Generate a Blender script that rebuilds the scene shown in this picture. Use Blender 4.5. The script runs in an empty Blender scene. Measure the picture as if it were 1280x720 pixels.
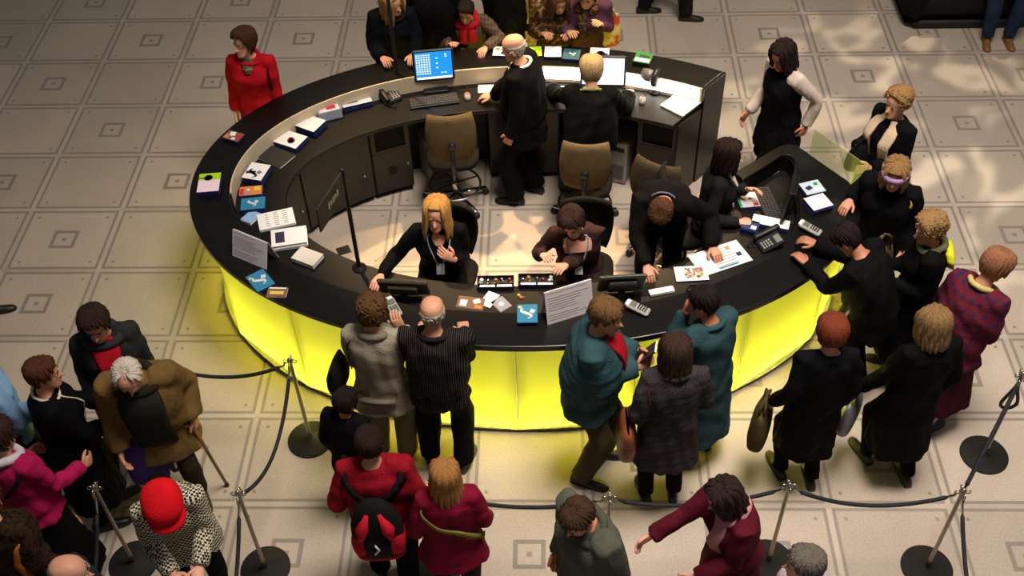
import bpy, bmesh, math, random
import numpy as np
from mathutils import Vector, Matrix
random.seed(7); RNG = np.random.default_rng(7)
scene = bpy.context.scene
COL = scene.collection
rad = math.radians

# ------------------------------------------------------------------ camera
def srgb(r, g, b):
    f = lambda c: (c/255)/12.92 if c/255 <= .04045 else ((c/255+.055)/1.055)**2.4
    return (f(r), f(g), f(b), 1)
CAM = np.array([0.13486573, -7.19579717, 6.71472309])
yaw_, pit_, rol_ = -.0471677532, .804024977, -.0372537127
fw = np.array([math.sin(yaw_)*math.cos(pit_), math.cos(yaw_)*math.cos(pit_), -math.sin(pit_)])
rt0 = np.array([math.cos(yaw_), -math.sin(yaw_), 0]); up0 = np.cross(rt0, fw)
rt = math.cos(rol_)*rt0+math.sin(rol_)*up0; upv = -math.sin(rol_)*rt0+math.cos(rol_)*up0
cd = bpy.data.cameras.new('camera'); cam = bpy.data.objects.new('camera', cd); COL.objects.link(cam)
cam.matrix_world = Matrix(((rt[0], upv[0], -fw[0], CAM[0]), (rt[1], upv[1], -fw[1], CAM[1]), (rt[2], upv[2], -fw[2], CAM[2]), (0, 0, 0, 1)))
cd.sensor_width = 36; cd.lens = 1378.5*36/1280; cd.clip_end = 200
scene.camera = cam

# ------------------------------------------------------------------ world, lights, exposure
w = bpy.data.worlds.new('hall_ambient'); scene.world = w; w.use_nodes = True
bgn = w.node_tree.nodes['Background']; bgn.inputs[0].default_value = (1.0, .97, .95, 1); bgn.inputs[1].default_value = .11
def area(name, loc, size, energy, color, aim=(0, 0, 0), spread=math.pi):
    l = bpy.data.lights.new(name, 'AREA'); l.shape = 'DISK'; l.size = size; l.energy = energy; l.color = color; l.spread = spread
    o = bpy.data.objects.new(name, l); COL.objects.link(o); o.location = loc
    o.rotation_euler = (Vector(aim)-Vector(loc)).to_track_quat('-Z', 'Y').to_euler(); return o
area('dome_skylight', (2.0, -2.5, 11), 4.0, 415, (1, .89, .79), (1.4, -2.0, 0), rad(88))
def spot(name, loc, aim, energy, color, angle, blend=.6, size=.25):
    l = bpy.data.lights.new(name, 'SPOT'); l.energy = energy; l.color = color; l.spot_size = rad(angle); l.spot_blend = blend; l.shadow_soft_size = size
    o = bpy.data.objects.new(name, l); COL.objects.link(o); o.location = loc
    o.rotation_euler = (Vector(aim)-Vector(loc)).to_track_quat('-Z', 'Y').to_euler(); return o
spot('ceiling_spot', (3.5, 5.0, 11), (.1, -.45, 0), 8500, (1, .67, .33), 17)
spot('ceiling_spot', (-4, 4.0, 11), (-.1, -.65, 0), 6800, (1, .67, .33), 17)
g_ = spot('dappled_spot', (7.5, 7.0, 9.5), (3.2, 1.2, 0), 4200, (1, .84, .62), 26, 1.0, .05); l_ = g_.data; l_.use_nodes = True
ln_ = l_.node_tree; en_ = ln_.nodes['Emission']; tc_ = ln_.nodes.new('ShaderNodeTexCoord'); no_ = ln_.nodes.new('ShaderNodeTexNoise'); no_.inputs['Scale'].default_value = 22; no_.inputs['Detail'].default_value = 1.5; no_.inputs['Distortion'].default_value = 1.2
mr_ = ln_.nodes.new('ShaderNodeMapRange'); mr_.inputs[1].default_value = .50; mr_.inputs[2].default_value = .62; ln_.links.new(tc_.outputs['Normal'], no_.inputs[0]); ln_.links.new(no_.outputs[0], mr_.inputs[0]); ln_.links.new(mr_.outputs[0], en_.inputs['Strength'])
vs = scene.view_settings
vs.view_transform = 'Standard'; vs.look = 'None'; vs.gamma = 1; vs.use_curve_mapping = False; vs.exposure = 0.0

# ------------------------------------------------------------------ materials
MATS = {}
def nt(m): return m.node_tree.nodes, m.node_tree.links
def mat(name, col, rough=.6, metal=0, spec=.4, bump=0, bscale=40, var=0, vscale=8, coat=0, emit=None, estr=0, sheen=0, stretch=None):
    if name in MATS: return MATS[name]
    m = bpy.data.materials.new(name); m.use_nodes = True; N, L = nt(m); b = N['Principled BSDF']
    c = srgb(*col)
    b.inputs['Base Color'].default_value = c; b.inputs['Roughness'].default_value = rough
    b.inputs['Metallic'].default_value = metal; b.inputs['Specular IOR Level'].default_value = spec
    b.inputs['Coat Weight'].default_value = coat; b.inputs['Sheen Weight'].default_value = sheen
    if emit: b.inputs['Emission Color'].default_value = srgb(*emit); b.inputs['Emission Strength'].default_value = estr
    if var or bump:
        tc = N.new('ShaderNodeTexCoord'); mp = N.new('ShaderNodeMapping'); L.new(tc.outputs['Object'], mp.inputs[0])
        if stretch: mp.inputs['Scale'].default_value = stretch
    if var:
        no = N.new('ShaderNodeTexNoise'); no.inputs['Scale'].default_value = vscale; no.inputs['Detail'].default_value = 5
        L.new(mp.outputs[0], no.inputs[0])
        mx = N.new('ShaderNodeMix'); mx.data_type = 'RGBA'
        mx.inputs['A'].default_value = tuple(x*(1-var) for x in c[:3])+(1,); mx.inputs['B'].default_value = tuple(min(1, x*(1+var)) for x in c[:3])+(1,)
        L.new(no.outputs[0], mx.inputs['Factor']); L.new(mx.outputs['Result'], b.inputs['Base Color'])
    if bump:
        n2 = N.new('ShaderNodeTexNoise'); n2.inputs['Scale'].default_value = bscale; n2.inputs['Detail'].default_value = 3
        L.new(mp.outputs[0], n2.inputs[0]); bp = N.new('ShaderNodeBump'); bp.inputs['Strength'].default_value = bump; bp.inputs['Distance'].default_value = .01
        L.new(n2.outputs[0], bp.inputs['Height']); L.new(bp.outputs[0], b.inputs['Normal'])
    MATS[name] = m; return m
def cloth(col, rough=.85, pattern=None, col2=None, scale=40):
    key = 'cloth_%d_%d_%d_%s' % (*col, pattern)
    if key in MATS: return MATS[key]
    m = mat(key, col, rough, spec=.08, bump=.5, bscale=70, var=.28, vscale=11)
    if pattern:
        N, L = nt(m); b = N['Principled BSDF']; tc = N.new('ShaderNodeTexCoord')
        src = b.inputs['Base Color'].links[0].from_socket
        mx = N.new('ShaderNodeMix'); mx.data_type = 'RGBA'; L.new(src, mx.inputs['A']); mx.inputs['B'].default_value = srgb(*col2)
        if pattern == 'stripe':
            wv = N.new('ShaderNodeTexWave'); wv.bands_direction = 'X'; wv.inputs['Scale'].default_value = scale; L.new(tc.outputs['Object'], wv.inputs[0])
            rp = N.new('ShaderNodeMapRange'); rp.inputs[1].default_value = .75; rp.inputs[2].default_value = .95; L.new(wv.outputs['Fac'], rp.inputs[0]); L.new(rp.outputs[0], mx.inputs['Factor'])
        elif pattern == 'check':
            ck = N.new('ShaderNodeTexChecker'); ck.inputs['Scale'].default_value = scale; L.new(tc.outputs['Object'], ck.inputs[0])
            L.new(ck.outputs['Fac'], mx.inputs['Factor'])
        elif pattern == 'plaid':
            fs = []
            for d in ('X', 'Z'):
                wv = N.new('ShaderNodeTexWave'); wv.bands_direction = d; wv.inputs['Scale'].default_value = scale; wv.inputs['Distortion'].default_value = 1; L.new(tc.outputs['Object'], wv.inputs[0]); fs.append(wv.outputs['Fac'])
            mu = N.new('ShaderNodeMath'); mu.operation = 'MULTIPLY'; L.new(fs[0], mu.inputs[0]); L.new(fs[1], mu.inputs[1]); L.new(mu.outputs[0], mx.inputs['Factor'])
        elif pattern == 'blotch':
            no = N.new('ShaderNodeTexNoise'); no.inputs['Scale'].default_value = scale; L.new(tc.outputs['Object'], no.inputs[0])
            rp = N.new('ShaderNodeMapRange'); rp.inputs[1].default_value = .48; rp.inputs[2].default_value = .6; L.new(no.outputs[0], rp.inputs[0]); L.new(rp.outputs[0], mx.inputs['Factor'])
        L.new(mx.outputs['Result'], b.inputs['Base Color'])
    return m
def hairmat(col): return mat('hair_%d_%d_%d' % col, col, .62, spec=.15, bump=1.0, bscale=1, var=.55, vscale=1, stretch=(150, 150, 22))
def skinmat(col): return mat('skin_%d_%d_%d' % col, col, .5, spec=.35, var=.08, vscale=20)

# ------------------------------------------------------------------ mesh helpers
class MB:
    def __init__(s): s.v = []; s.f = []; s.m = []; s.n = 0; s.cur = 0
    def add(s, verts, faces):
        verts = np.asarray(verts, float).reshape(-1, 3); s.v.append(verts)
        for f in faces: s.f.append(tuple(i+s.n for i in f)); s.m.append(s.cur)
        s.n += len(verts); return s
    def box(s, c, d, rz=0, R=None):
        x, y, z = np.array(d)/2
        P = np.array([(-x, -y, -z), (x, -y, -z), (x, y, -z), (-x, y, -z), (-x, -y, z), (x, -y, z), (x, y, z), (-x, y, z)])
        if R is None and rz: R = Rz(rz)
        if R is not None: P = P@np.asarray(R).T
        return s.add(P+np.array(c), [(0, 3, 2, 1), (4, 5, 6, 7), (0, 1, 5, 4), (1, 2, 6, 5), (2, 3, 7, 6), (3, 0, 4, 7)])
    def rbox(s, c, d, r=.01, R=None):
        """box with chamfered vertical and horizontal edges"""
        x, y, z = np.array(d)/2; r = min(r, x*.95, y*.95, z*.95); rings = []
        for zz, ins in ((-z, r), (-z+r, 0), (z-r, 0), (z, r)):
            a, b = x-ins, y-ins; q = r
            rings.append(np.array([(a-q, -b, zz), (a, -b+q, zz), (a, b-q, zz), (a-q, b, zz), (-a+q, b, zz), (-a, b-q, zz), (-a, -b+q, zz), (-a+q, -b, zz)]))
        if R is not None: rings = [q@np.asarray(R).T for q in rings]
        return s.loft([q+np.array(c) for q in rings])
    def loft(s, rings, cap=True, closed=True):
        n = len(rings[0]); F = []
        for i in range(len(rings)-1):
            for j in range(n if closed else n-1):
                k = (j+1) % n; F.append((i*n+j, i*n+k, (i+1)*n+k, (i+1)*n+j))
        if cap: F.append(tuple(range(n-1, -1, -1))); F.append(tuple(range((len(rings)-1)*n, len(rings)*n)))
        return s.add(np.concatenate(rings), F)
    def tube(s, pts, r, n=8, cap=True):
        pts = np.asarray(pts, float); r = np.broadcast_to(r, len(pts)); rings = []; u = None
        for i, p in enumerate(pts):
            t = pts[min(i+1, len(pts)-1)]-pts[max(i-1, 0)]; t = t/(np.linalg.norm(t)+1e-9)
            if u is None:
                u = np.cross(t, (0, 0, 1) if abs(t[2]) < .9 else (1, 0, 0))
            u = u-t*np.dot(u, t); u /= np.linalg.norm(u)+1e-9; q = np.cross(t, u)
            a = np.arange(n)*2*math.pi/n
            rings.append(p+r[i]*(np.outer(np.cos(a), u)+np.outer(np.sin(a), q)))
        return s.loft(rings, cap)
    def cyl(s, c, r, h, n=24): c = np.array(c, float); return s.lathe([(r, 0), (r, h)], c, n)
    def lathe(s, prof, c=(0, 0, 0), n=24):
        a = np.arange(n)*2*math.pi/n
        return s.loft([np.c_[r*np.cos(a), r*np.sin(a), np.full(n, z)]+np.array(c, float) for r, z in prof])
    def sphere(s, c, r, n=12, k=8):
        r = np.broadcast_to(r, 3); a = np.arange(n)*2*math.pi/n; R = []
        for i in range(k+1):
            t = -math.pi/2+math.pi*(i+.02)/(k+.04); R.append(np.c_[r[0]*math.cos(t)*np.cos(a), r[1]*math.cos(t)*np.sin(a), np.full(n, r[2]*math.sin(t))]+np.array(c, float))
        return s.loft(R)
    def prism(s, pts, z0, z1):
        n = len(pts); P = [(x, y, z0) for x, y in pts]+[(x, y, z1) for x, y in pts]
        return s.add(P, [tuple(range(n-1, -1, -1)), tuple(range(n, 2*n))]+[(i, (i+1) % n, n+(i+1) % n, n+i) for i in range(n)])
    def strip(s, A, B, z0, z1):
        """solid between two 2-D polylines of equal length"""
        return s.loft([np.array([(a[0], a[1], z0), (b[0], b[1], z0), (b[0], b[1], z1), (a[0], a[1], z1)]) for a, b in zip(A, B)])
    def mesh(s, name, mats=(), smooth=False):
        me = bpy.data.meshes.new(name)
        me.from_pydata(np.concatenate(s.v).tolist() if s.v else [], [], s.f)
        for m in mats: me.materials.append(m)
        if len(mats) > 1: me.polygons.foreach_set('material_index', s.m)
        if smooth: me.polygons.foreach_set('use_smooth', [True]*len(me.polygons))
        return me
    def obj(s, name, mats, parent=None, smooth=False, bevel=0):
        if not isinstance(mats, (list, tuple)): mats = [mats]
        o = bpy.data.objects.new(name, s.mesh(name, mats, smooth)); COL.objects.link(o)
        if parent: o.parent = parent
        bm = bmesh.new(); bm.from_mesh(o.data); bmesh.ops.recalc_face_normals(bm, faces=bm.faces); bm.to_mesh(o.data); bm.free()
        if bevel: b = o.modifiers.new('bevel', 'BEVEL'); b.width = bevel; b.segments = 2; b.limit_method = 'ANGLE'
        return o
def Rx(a): c, s = math.cos(rad(a)), math.sin(rad(a)); return np.array([[1, 0, 0], [0, c, -s], [0, s, c]])
def Ry(a): c, s = math.cos(rad(a)), math.sin(rad(a)); return np.array([[c, 0, s], [0, 1, 0], [-s, 0, c]])
def Rz(a): c, s = math.cos(rad(a)), math.sin(rad(a)); return np.array([[c, -s, 0], [s, c, 0], [0, 0, 1]])
def unit(v): v = np.asarray(v, float); return v/(np.linalg.norm(v)+1e-9)
def thing(name, label, cat, loc=(0, 0, 0), rz=0, group=None, scale=1):
    o = bpy.data.objects.new(name, None); COL.objects.link(o); o.location = loc; o.rotation_euler = (0, 0, rad(rz)); o.scale = (scale,)*3
    o.empty_display_size = .1
    return tag(o, label, cat, group)
def tag(o, label, cat, group=None):
    o['label'] = label; o['category'] = cat
    if group: o['group'] = group
    return o
def struct(o): o['kind'] = 'structure'; return o
def link_copy(src, parent, loc=None):
    c = src.copy(); COL.objects.link(c); c.parent = parent
    if loc is not None: c.location = loc
    return c

BLACK = mat('black_laminate', (15, 13, 11), .30, spec=.35, var=.15, vscale=3)
CHROME = mat('chrome', (200, 198, 192), .18, metal=1)
STEEL = mat('steel', (150, 146, 140), .3, metal=1)
DARK = mat('dark_plastic', (26, 25, 26), .45, bump=.1, bscale=200)
WHITE = mat('white_paper', (238, 236, 232), .7)
# ------------------------------------------------------------------ floor
S = .84; ROW = .94*S
def gx(c): return S*(c-6.5)
def gy(r): return -ROW*r+4.1*S
def stone(name, col, var, rough=.42):
    m = mat(name, col, rough, spec=.35, bump=.05, bscale=60)
    N, L = nt(m); b = N['Principled BSDF']; tc = N.new('ShaderNodeTexCoord'); ge = N.new('ShaderNodeNewGeometry')
    n1 = N.new('ShaderNodeTexNoise'); n1.inputs['Scale'].default_value = 1.3; n1.inputs['Detail'].default_value = 6
    n2 = N.new('ShaderNodeTexNoise'); n2.inputs['Scale'].default_value = 70; n2.inputs['Detail'].default_value = 3
    L.new(ge.outputs['Position'], n1.inputs[0]); L.new(ge.outputs['Position'], n2.inputs[0])
    ad = N.new('ShaderNodeMath'); ad.operation = 'MULTIPLY_ADD'; ad.inputs[1].default_value = .55; L.new(n2.outputs[0], ad.inputs[0])
    mu = N.new('ShaderNodeMath'); mu.operation = 'MULTIPLY'; mu.inputs[1].default_value = .45; L.new(n1.outputs[0], mu.inputs[0]); L.new(mu.outputs[0], ad.inputs[2])
    oi = N.new('ShaderNodeObjectInfo'); rr = N.new('ShaderNodeMath'); rr.operation = 'MULTIPLY_ADD'; rr.inputs[1].default_value = .22; L.new(oi.outputs['Random'], rr.inputs[0]); L.new(ad.outputs[0], rr.inputs[2])
    mx = N.new('ShaderNodeMix'); mx.data_type = 'RGBA'; c = srgb(*col)
    mr = N.new('ShaderNodeMapRange'); mr.inputs[1].default_value = .35; mr.inputs[2].default_value = .9; L.new(rr.outputs[0], mr.inputs[0]); L.new(mr.outputs[0], mx.inputs['Factor'])
    mx.inputs['A'].default_value = tuple(x*(1-var) for x in c[:3])+(1,); mx.inputs['B'].default_value = tuple(x*(1+var) for x in c[:3])+(1,)
    L.new(mx.outputs['Result'], b.inputs['Base Color']); return m
PANEL = stone('mosaic_pale', (180, 166, 150), .24)
LINE = stone('mosaic_grey', (138, 128, 119), .18)
floor = struct(MB().box((0, 1, -.051), (40, 40, .1)).obj('floor', LINE))
def share(me, name, x, y): o = bpy.data.objects.new(name, me); COL.objects.link(o); o.parent = floor; o.location = (x, y, 0); return o
def tilemesh(name, dx, dy, z0, z1, m): return MB().box((0, 0, (z0+z1)/2), (dx, dy, z1-z0)).mesh(name, [m])
bw, lw = .052, .023
pm = tilemesh('floor_panel', S*(1-2*bw), ROW-S*2*bw, -.02, 0, PANEL)
hs = tilemesh('border_strip', S*(1-2*lw), S*2*lw, -.02, 0, PANEL)
vsm = tilemesh('border_strip', S*2*lw, ROW-S*2*lw, -.02, 0, PANEL)
cs = tilemesh('crossing_square', S*2*lw, S*2*lw, -.02, 0, PANEL)
b = MB()
for k in range(4):
    sx, sy = ((0, 1), (0, -1), (1, 0), (-1, 0))[k]
    b.box((sx*.115*S, sy*.115*S, .0002), (S*.268 if sy else S*.038, S*.038 if sy else S*.192, .0016))
rim = b.mesh('inlay_frame', [LINE]); dot = MB().box((0, 0, .0002), (.045*S, .045*S, .0016)).mesh('inlay_centre', [LINE])
b = MB()
for sx in (-1, 1):
    for sy in (-1, 1): b.box((sx*.375*S, sy*(ROW/2-.125*S), .0002), (.028*S, .028*S, .0014))
studs = b.mesh('corner_studs', [LINE])
f_ = 1378.5
def pix(x, y, z=0):
    d = np.array([x, y, z])-CAM; return 640+f_*(d@rt)/(d@fw), 360-f_*(d@upv)/(d@fw)
for r in range(-4, 13):
    for c in range(-4, 18):
        x, y = gx(c+.5), gy(r+.5); u, v = pix(x, y)
        if not (-190 < u < 1470 and -130 < v < 860): continue
        share(pm, 'floor_panel', x, y); share(hs, 'border_strip', x, gy(r)); share(vsm, 'border_strip', gx(c), y); share(cs, 'crossing_square', gx(c), gy(r))
        share(studs, 'corner_studs', x, y)
        if (r+c) % 2 == (1 if r <= 4 else 0): share(rim, 'inlay_frame', x, y); share(dot, 'inlay_centre', x, y)
o = MB().box((0, 0, .002), (.115, .10, .004)).obj('floor_socket_plate', STEEL); o.location = (-1.66, -.27, 0); o.rotation_euler.z = rad(25)
tag(o, 'small grey metal socket plate let into the floor inside the counter', 'floor plate')

# ------------------------------------------------------------------ information counter
EC = np.array([-.05, -.5]); EA, EB = 2.65, 1.80
def el(t, off): return EC+np.array([(EA-off)*math.cos(rad(t)), (EB-off)*math.sin(rad(t))])
T0, T1 = 49.5, 350
CREAM = mat('cream_riser', (205, 188, 158), .5)
YEL = bpy.data.materials.new('backlit_yellow_acrylic'); YEL.use_nodes = True
N, L = nt(YEL); N.remove(N['Principled BSDF']); out = N['Material Output']
tr = N.new('ShaderNodeBsdfTranslucent'); tr.inputs[0].default_value = (.88, .86, .27, 1)
df = N.new('ShaderNodeBsdfDiffuse'); df.inputs[0].default_value = (.60, .58, .16, 1)
gl = N.new('ShaderNodeBsdfGlossy'); gl.inputs['Roughness'].default_value = .25
m1 = N.new('ShaderNodeMixShader'); m1.inputs[0].default_value = .3; L.new(tr.outputs[0], m1.inputs[1]); L.new(df.outputs[0], m1.inputs[2])
m2 = N.new('ShaderNodeMixShader'); m2.inputs[0].default_value = .04; L.new(m1.outputs[0], m2.inputs[1]); L.new(gl.outputs[0], m2.inputs[2])
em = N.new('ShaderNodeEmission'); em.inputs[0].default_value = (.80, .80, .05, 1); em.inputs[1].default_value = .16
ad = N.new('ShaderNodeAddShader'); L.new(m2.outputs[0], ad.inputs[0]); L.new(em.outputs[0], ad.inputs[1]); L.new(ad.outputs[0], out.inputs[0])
TUBE = mat('light_tube', (255, 250, 190), emit=(255, 250, 195), estr=185)
desk = thing('information_counter', 'oval black reception counter with glowing yellow acrylic front panels', 'counter')
ts = np.linspace(T0, T1, 120)
wing_o = [(2.47, -.60), (2.37, -.465), (2.27, -.33), (2.19, -.215), (2.14, -.155), (2.08, -.135), (2.02, -.155), (1.95, -.205), (1.82, -.315), (1.70, -.41), (1.60, -.49)]
wing_i = [(2.08, -.62), (2.10, -.52), (2.10, -.42), (2.09, -.33), (2.07, -.29), (2.04, -.275), (2.01, -.28), (1.97, -.315), (1.87, -.405), (1.77, -.49), (1.66, -.58)]
def coff(t): return .315+.185*min(max((t-325)/23, 0), 1)
co = [el(t, 0) for t in ts]+wing_o
ci = [el(t, coff(t)) for t in np.linspace(T0, 348, 120)]+wing_i
MB().strip(co, ci, .995, 1.05).obj('counter_top', BLACK, desk, bevel=.008)
ti = np.linspace(T0, 348, 120)
MB().strip([el(t, .315) for t in ti if t < 188], [el(t, .328) for t in ti if t < 188], .89, 1.047).obj('riser', CREAM, desk)
MB().strip([el(t, coff(t)) for t in ti if t >= 186]+wing_i, [el(t, coff(t)+.012) for t in ti if t >= 186]+[np.array(q)+(-.01, -.008) for q in wing_i], .89, 1.03).obj('riser', BLACK, desk)
wi = [el(t, .73) for t in np.linspace(T0, 300, 100)]
wo = [el(t, .31) for t in np.linspace(T0, 300, 100)]
wo += [el(t, .31) for t in np.linspace(303, 348, 14)]+[(2.13, -.50), (2.08, -.24), (1.66, -.55)]
k = len(wo)-len(wi); pr = np.array([(.91, -1.43), (1.12, -1.33), (1.27, -1.19), (1.42, -1.02), (1.50, -.86), (1.57, -.72), (1.65, -.57)])
q = np.linspace(0, len(pr)-1, k+1)[1:]; wi += [tuple(pr[int(min(a, len(pr)-1.001))]+(a-int(min(a, len(pr)-1.001)))*(pr[int(min(a, len(pr)-1.001))+1]-pr[int(min(a, len(pr)-1.001))])) for a in q]
MB().strip(wo, wi, .85, .89).obj('worktop', mat('worktop_black', (17, 15, 13), .4, spec=.3, var=.15, vscale=4), desk, bevel=.005)
# wing apron under the rounded end
aw = [(p[0]*.985+.03, p[1]*.985-.02) for p in wing_o]
MB().strip([np.array(p)+(-.02, -.03) for p in wing_o], [np.array(p)+(-.035, -.05) for p in wing_o], .02, .995).obj('end_apron', BLACK, desk)
# carcass wall behind the light cavity, plinth, cavity floor
WHT = mat('cavity_grey', (132, 130, 118), .8)
MB().strip([el(t, .27) for t in ts], [el(t, .30) for t in ts], .0, .995).obj('carcass', [mat('carcass_black', (28, 25, 22), .5)], desk)
MB().strip([el(t, .255) for t in ts], [el(t, .268) for t in ts], .04, .99).obj('cavity_lining', WHT, desk)
MB().strip([el(t, .06) for t in ts], [el(t, .25) for t in ts], .03, .042).obj('cavity_floor', WHT, desk)
MB().strip([el(t, .11) for t in ts], [el(t, .14) for t in ts], .0, .03).obj('plinth', BLACK, desk)
# end slab of the back arm
A, B_ = el(T0, .0), el(T0, .315); n_ = unit(np.append(np.array([B_[1]-A[1], -(B_[0]-A[0])]), 0))[:2]
if n_[0] < 0: n_ = -n_
MB().prism([A+n_*.0, B_+n_*.0, B_+n_*.03, A+n_*.03], 0, 1.05).obj('end_panel', BLACK, desk, bevel=.004)
C_, D_ = el(T0, .33), el(T0, .66)
MB().prism([C_, D_, D_+n_*.02, C_+n_*.02], 0, .85).obj('end_panel', BLACK, desk)
# facetted panels
fine = np.linspace(0, 360, 3601); pts = np.array([el(t, .055) for t in fine]); seg = np.linalg.norm(np.diff(pts, axis=0), axis=1); cum = np.r_[0, np.cumsum(seg)]
start = np.interp(270-.9, fine, cum); seams = [start]
lo, hi = np.interp(T0, fine, cum), np.interp(T1+2, fine, cum)
s_ = start
while s_-.855 > lo: s_ -= .855; seams.insert(0, s_)
seams.insert(0, lo); s_ = start
while s_+.855 < hi-.2: s_ += .855; seams.append(s_)
seams.append(hi)
for a, b2 in zip(seams[:-1], seams[1:]):
    p = np.array([np.interp(a, cum, pts[:, 0]), np.interp(a, cum, pts[:, 1])]); q = np.array([np.interp(b2, cum, pts[:, 0]), np.interp(b2, cum, pts[:, 1])])
    d = (q-p)/np.linalg.norm(q-p); n2 = np.array([d[1], -d[0]]); p = p+d*.004; q = q-d*.004
    MB().prism([p, q, q-n2*.008, p-n2*.008], .035, .995).obj('glow_panel', YEL, desk)
    MB().prism([q+d*.001-n2*.009, q+d*.007-n2*.009, q+d*.007-n2*.03, q+d*.001-n2*.03], .035, .995).obj('panel_mullion', STEEL, desk)
    t0, t1 = p-n2*.07+d*.04, q-n2*.07-d*.04
    MB().tube([(*t0, .075), (*t1, .075)], .016, 8).obj('light_tube', TUBE, desk)
E1 = (2.58, -.80); E2 = (2.13, -.17)
# lit strip on the riser of the back arm
LED = mat('white_light_strip', (255, 255, 255), emit=(255, 248, 236), estr=9)
tl = np.linspace(T0+.6, 88, 24)
MB().strip([el(t, .329) for t in tl], [el(t, .334) for t in tl], .925, 1.044).obj('light_strip', LED, desk)
# end-piece panels of the wing (turned back from the visitors)
p, q = np.array(E1), np.array(E2); d = unit(np.append(q-p, 0))[:2]
# base cabinets under the worktop
CAB = mat('cabinet_black', (40, 34, 26), .38, var=.2, vscale=5)
HOLE = mat('hole_black', (6, 6, 6), .8)
def cabinet(ta, tb, label, opening=False, hole=False, knob=True):
    n = 8; tt = np.linspace(ta, tb, n)
    root = thing('base_cabinet', label, 'cabinet')
    MB().strip([el(t, .31) for t in tt], [el(t, .585) for t in tt], .06, .85).obj('body', CAB, root)
    MB().strip([el(t, .33) for t in tt], [el(t, .55) for t in tt], .0, .06).obj('toe_kick', HOLE, root)
    e = (tb-ta)*.012; td = np.linspace(ta+e, tb-e, n)
    if opening:
        door = MB().strip([el(t, .585) for t in td], [el(t, .603) for t in td], .07, .52).obj('door', CAB, root)
        tm = np.linspace(ta+(tb-ta)*.12, tb-(tb-ta)*.12, n)
        MB().strip([el(t, .583) for t in tm], [el(t, .587) for t in tm], .55, .76).obj('opening', HOLE, root)
        for z0, z1, tq in ((.77, .845, td), (.525, .545, td)): MB().strip([el(t, .585) for t in tq], [el(t, .603) for t in tq], z0, z1).obj('rail', CAB, root)
        for a, b3 in ((ta+e, tm[0]), (tm[-1], tb-e)): MB().strip([el(t, .585) for t in (a, b3)], [el(t, .603) for t in (a, b3)], .545, .77).obj('stile', CAB, root)
    else:
        door = MB().strip([el(t, .585) for t in td], [el(t, .603) for t in td], .07, .84).obj('door', CAB, root)
    pm_ = el(ta+(tb-ta)*.12, .615); 
    if knob: MB().sphere((*pm_, .34), .013).obj('knob', mat('brass_knob', (170, 150, 90), .3, metal=.8), door, smooth=True)
    if hole:
        ph = el((ta+tb)/2, .606); g = MB().cyl((0, 0, 0), .045, .006, 20).obj('cable_port', HOLE, root)
        d3 = el((ta+tb)/2, .7)-ph; g.location = (*ph, .30); g.rotation_euler = Vector((*d3, 0)).to_track_quat('Z', 'Y').to_euler()
cabinet(120.5, 132, 'dark cabinet with square opening and round cable port near the empty chair', True, True)
cabinet(132.3, 159, 'wide dark cabinet with plain door and small brass knob, beside the cabinet with square opening')
cabinet(159.3, 184, 'dark cabinet under worktop below the dark closed folder')
cabinet(184.3, 212, 'dark cabinet under worktop below the blue dragon leaflets', knob=False)
cabinet(82, 99.5, 'dark pedestal cabinet behind the bald man in suit', knob=False)
cabinet(T0+.6, 61.5, 'dark cabinet with square opening at the open end of the back arm', True, False)

# computer towers in the knee spaces
TW = mat('tower_grey', (150, 146, 138), .5)
for tt, l in ((113, 'pale grey computer tower under worktop behind the empty chair'), (67, 'pale grey computer tower under worktop beside the seated grey blond person')):
    c = el(tt, .44); dn = el(tt, .6)-c; t = thing('computer_tower', l, 'computer', (*c, 0), math.degrees(math.atan2(dn[1], dn[0]))+90)
    MB().rbox((0, 0, .24), (.20, .30, .46), .008).obj('case', TW, t); MB().box((0, -.152, .40), (.15, .006, .04)).obj('drive_bay', DARK, t); MB().box((0, -.152, .14), (.15, .006, .16)).obj('vent', mat('vent_grey', (96, 94, 90), .6), t); MB().sphere((.06, -.152, .32), .012).obj('power_button', STEEL, t, True)
    for g in (-1, 1): MB().box((g*.07, 0, .005), (.03, .26, .01)).obj('foot', DARK, t)

# ------------------------------------------------------------------ rope barrier
ROPE = mat('navy_rope', (22, 22, 32), .6, bump=.6, bscale=150)
DISC = mat('cast_base', (34, 32, 29), .75, spec=.2, var=.15)
posts = {}
def stanchion(key, x, y, label):
    t = thing('rope_stanchion', label, 'stanchion', (x, y, 0), group='rope barrier posts'); posts[key] = (x, y)
    MB().lathe([(.005, 0), (.165, 0), (.17, .004), (.17, .012), (.165, .016), (.03, .018), (.025, .03), (.005, .03)], n=40).obj('base', DISC, t, True)
    MB().lathe([(.018, .03), (.018, .12), (.0135, .13), (.0135, .90), (.02, .905), (.02, .93), (.012, .945), (.005, .95)], n=14).obj('pole', mat('brushed_post', (150, 140, 125), .35, metal=.9), t, True)
    b = MB()
    for k in range(4):
        a = k*math.pi/2; c = np.array([math.cos(a), math.sin(a)])
        b.tube([(*(c*(.032+.016*math.cos(u))), .915+.016*math.sin(u)) for u in np.linspace(0, 2*math.pi, 11)], .0045, 6, False)
    b.obj('hook_ring', CHROME, t, True)
def rope(a, b, sag, label, z0=.90, z1=.90, loop=None):
    A = np.array([*a, z0]); B = np.array([*b, z1]); u = np.linspace(0, 1, 26)[:, None]
    P = A+(B-A)*u; P[:, 2] -= sag*4*(u*(1-u))[:, 0]
    d = unit((B-A)*(1, 1, 0)); P[0] += d*.04; P[-1] -= d*.04
    t = thing('barrier_rope', label, 'rope'); MB().tube(P[2:-2], .0135, 8).obj('cord', ROPE, t, True)
    for e in (P[:3], P[-3:]): MB().tube(e, .009, 8).obj('chrome_end', CHROME, t, True)
G = 'steel barrier post on round dark base '
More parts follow.
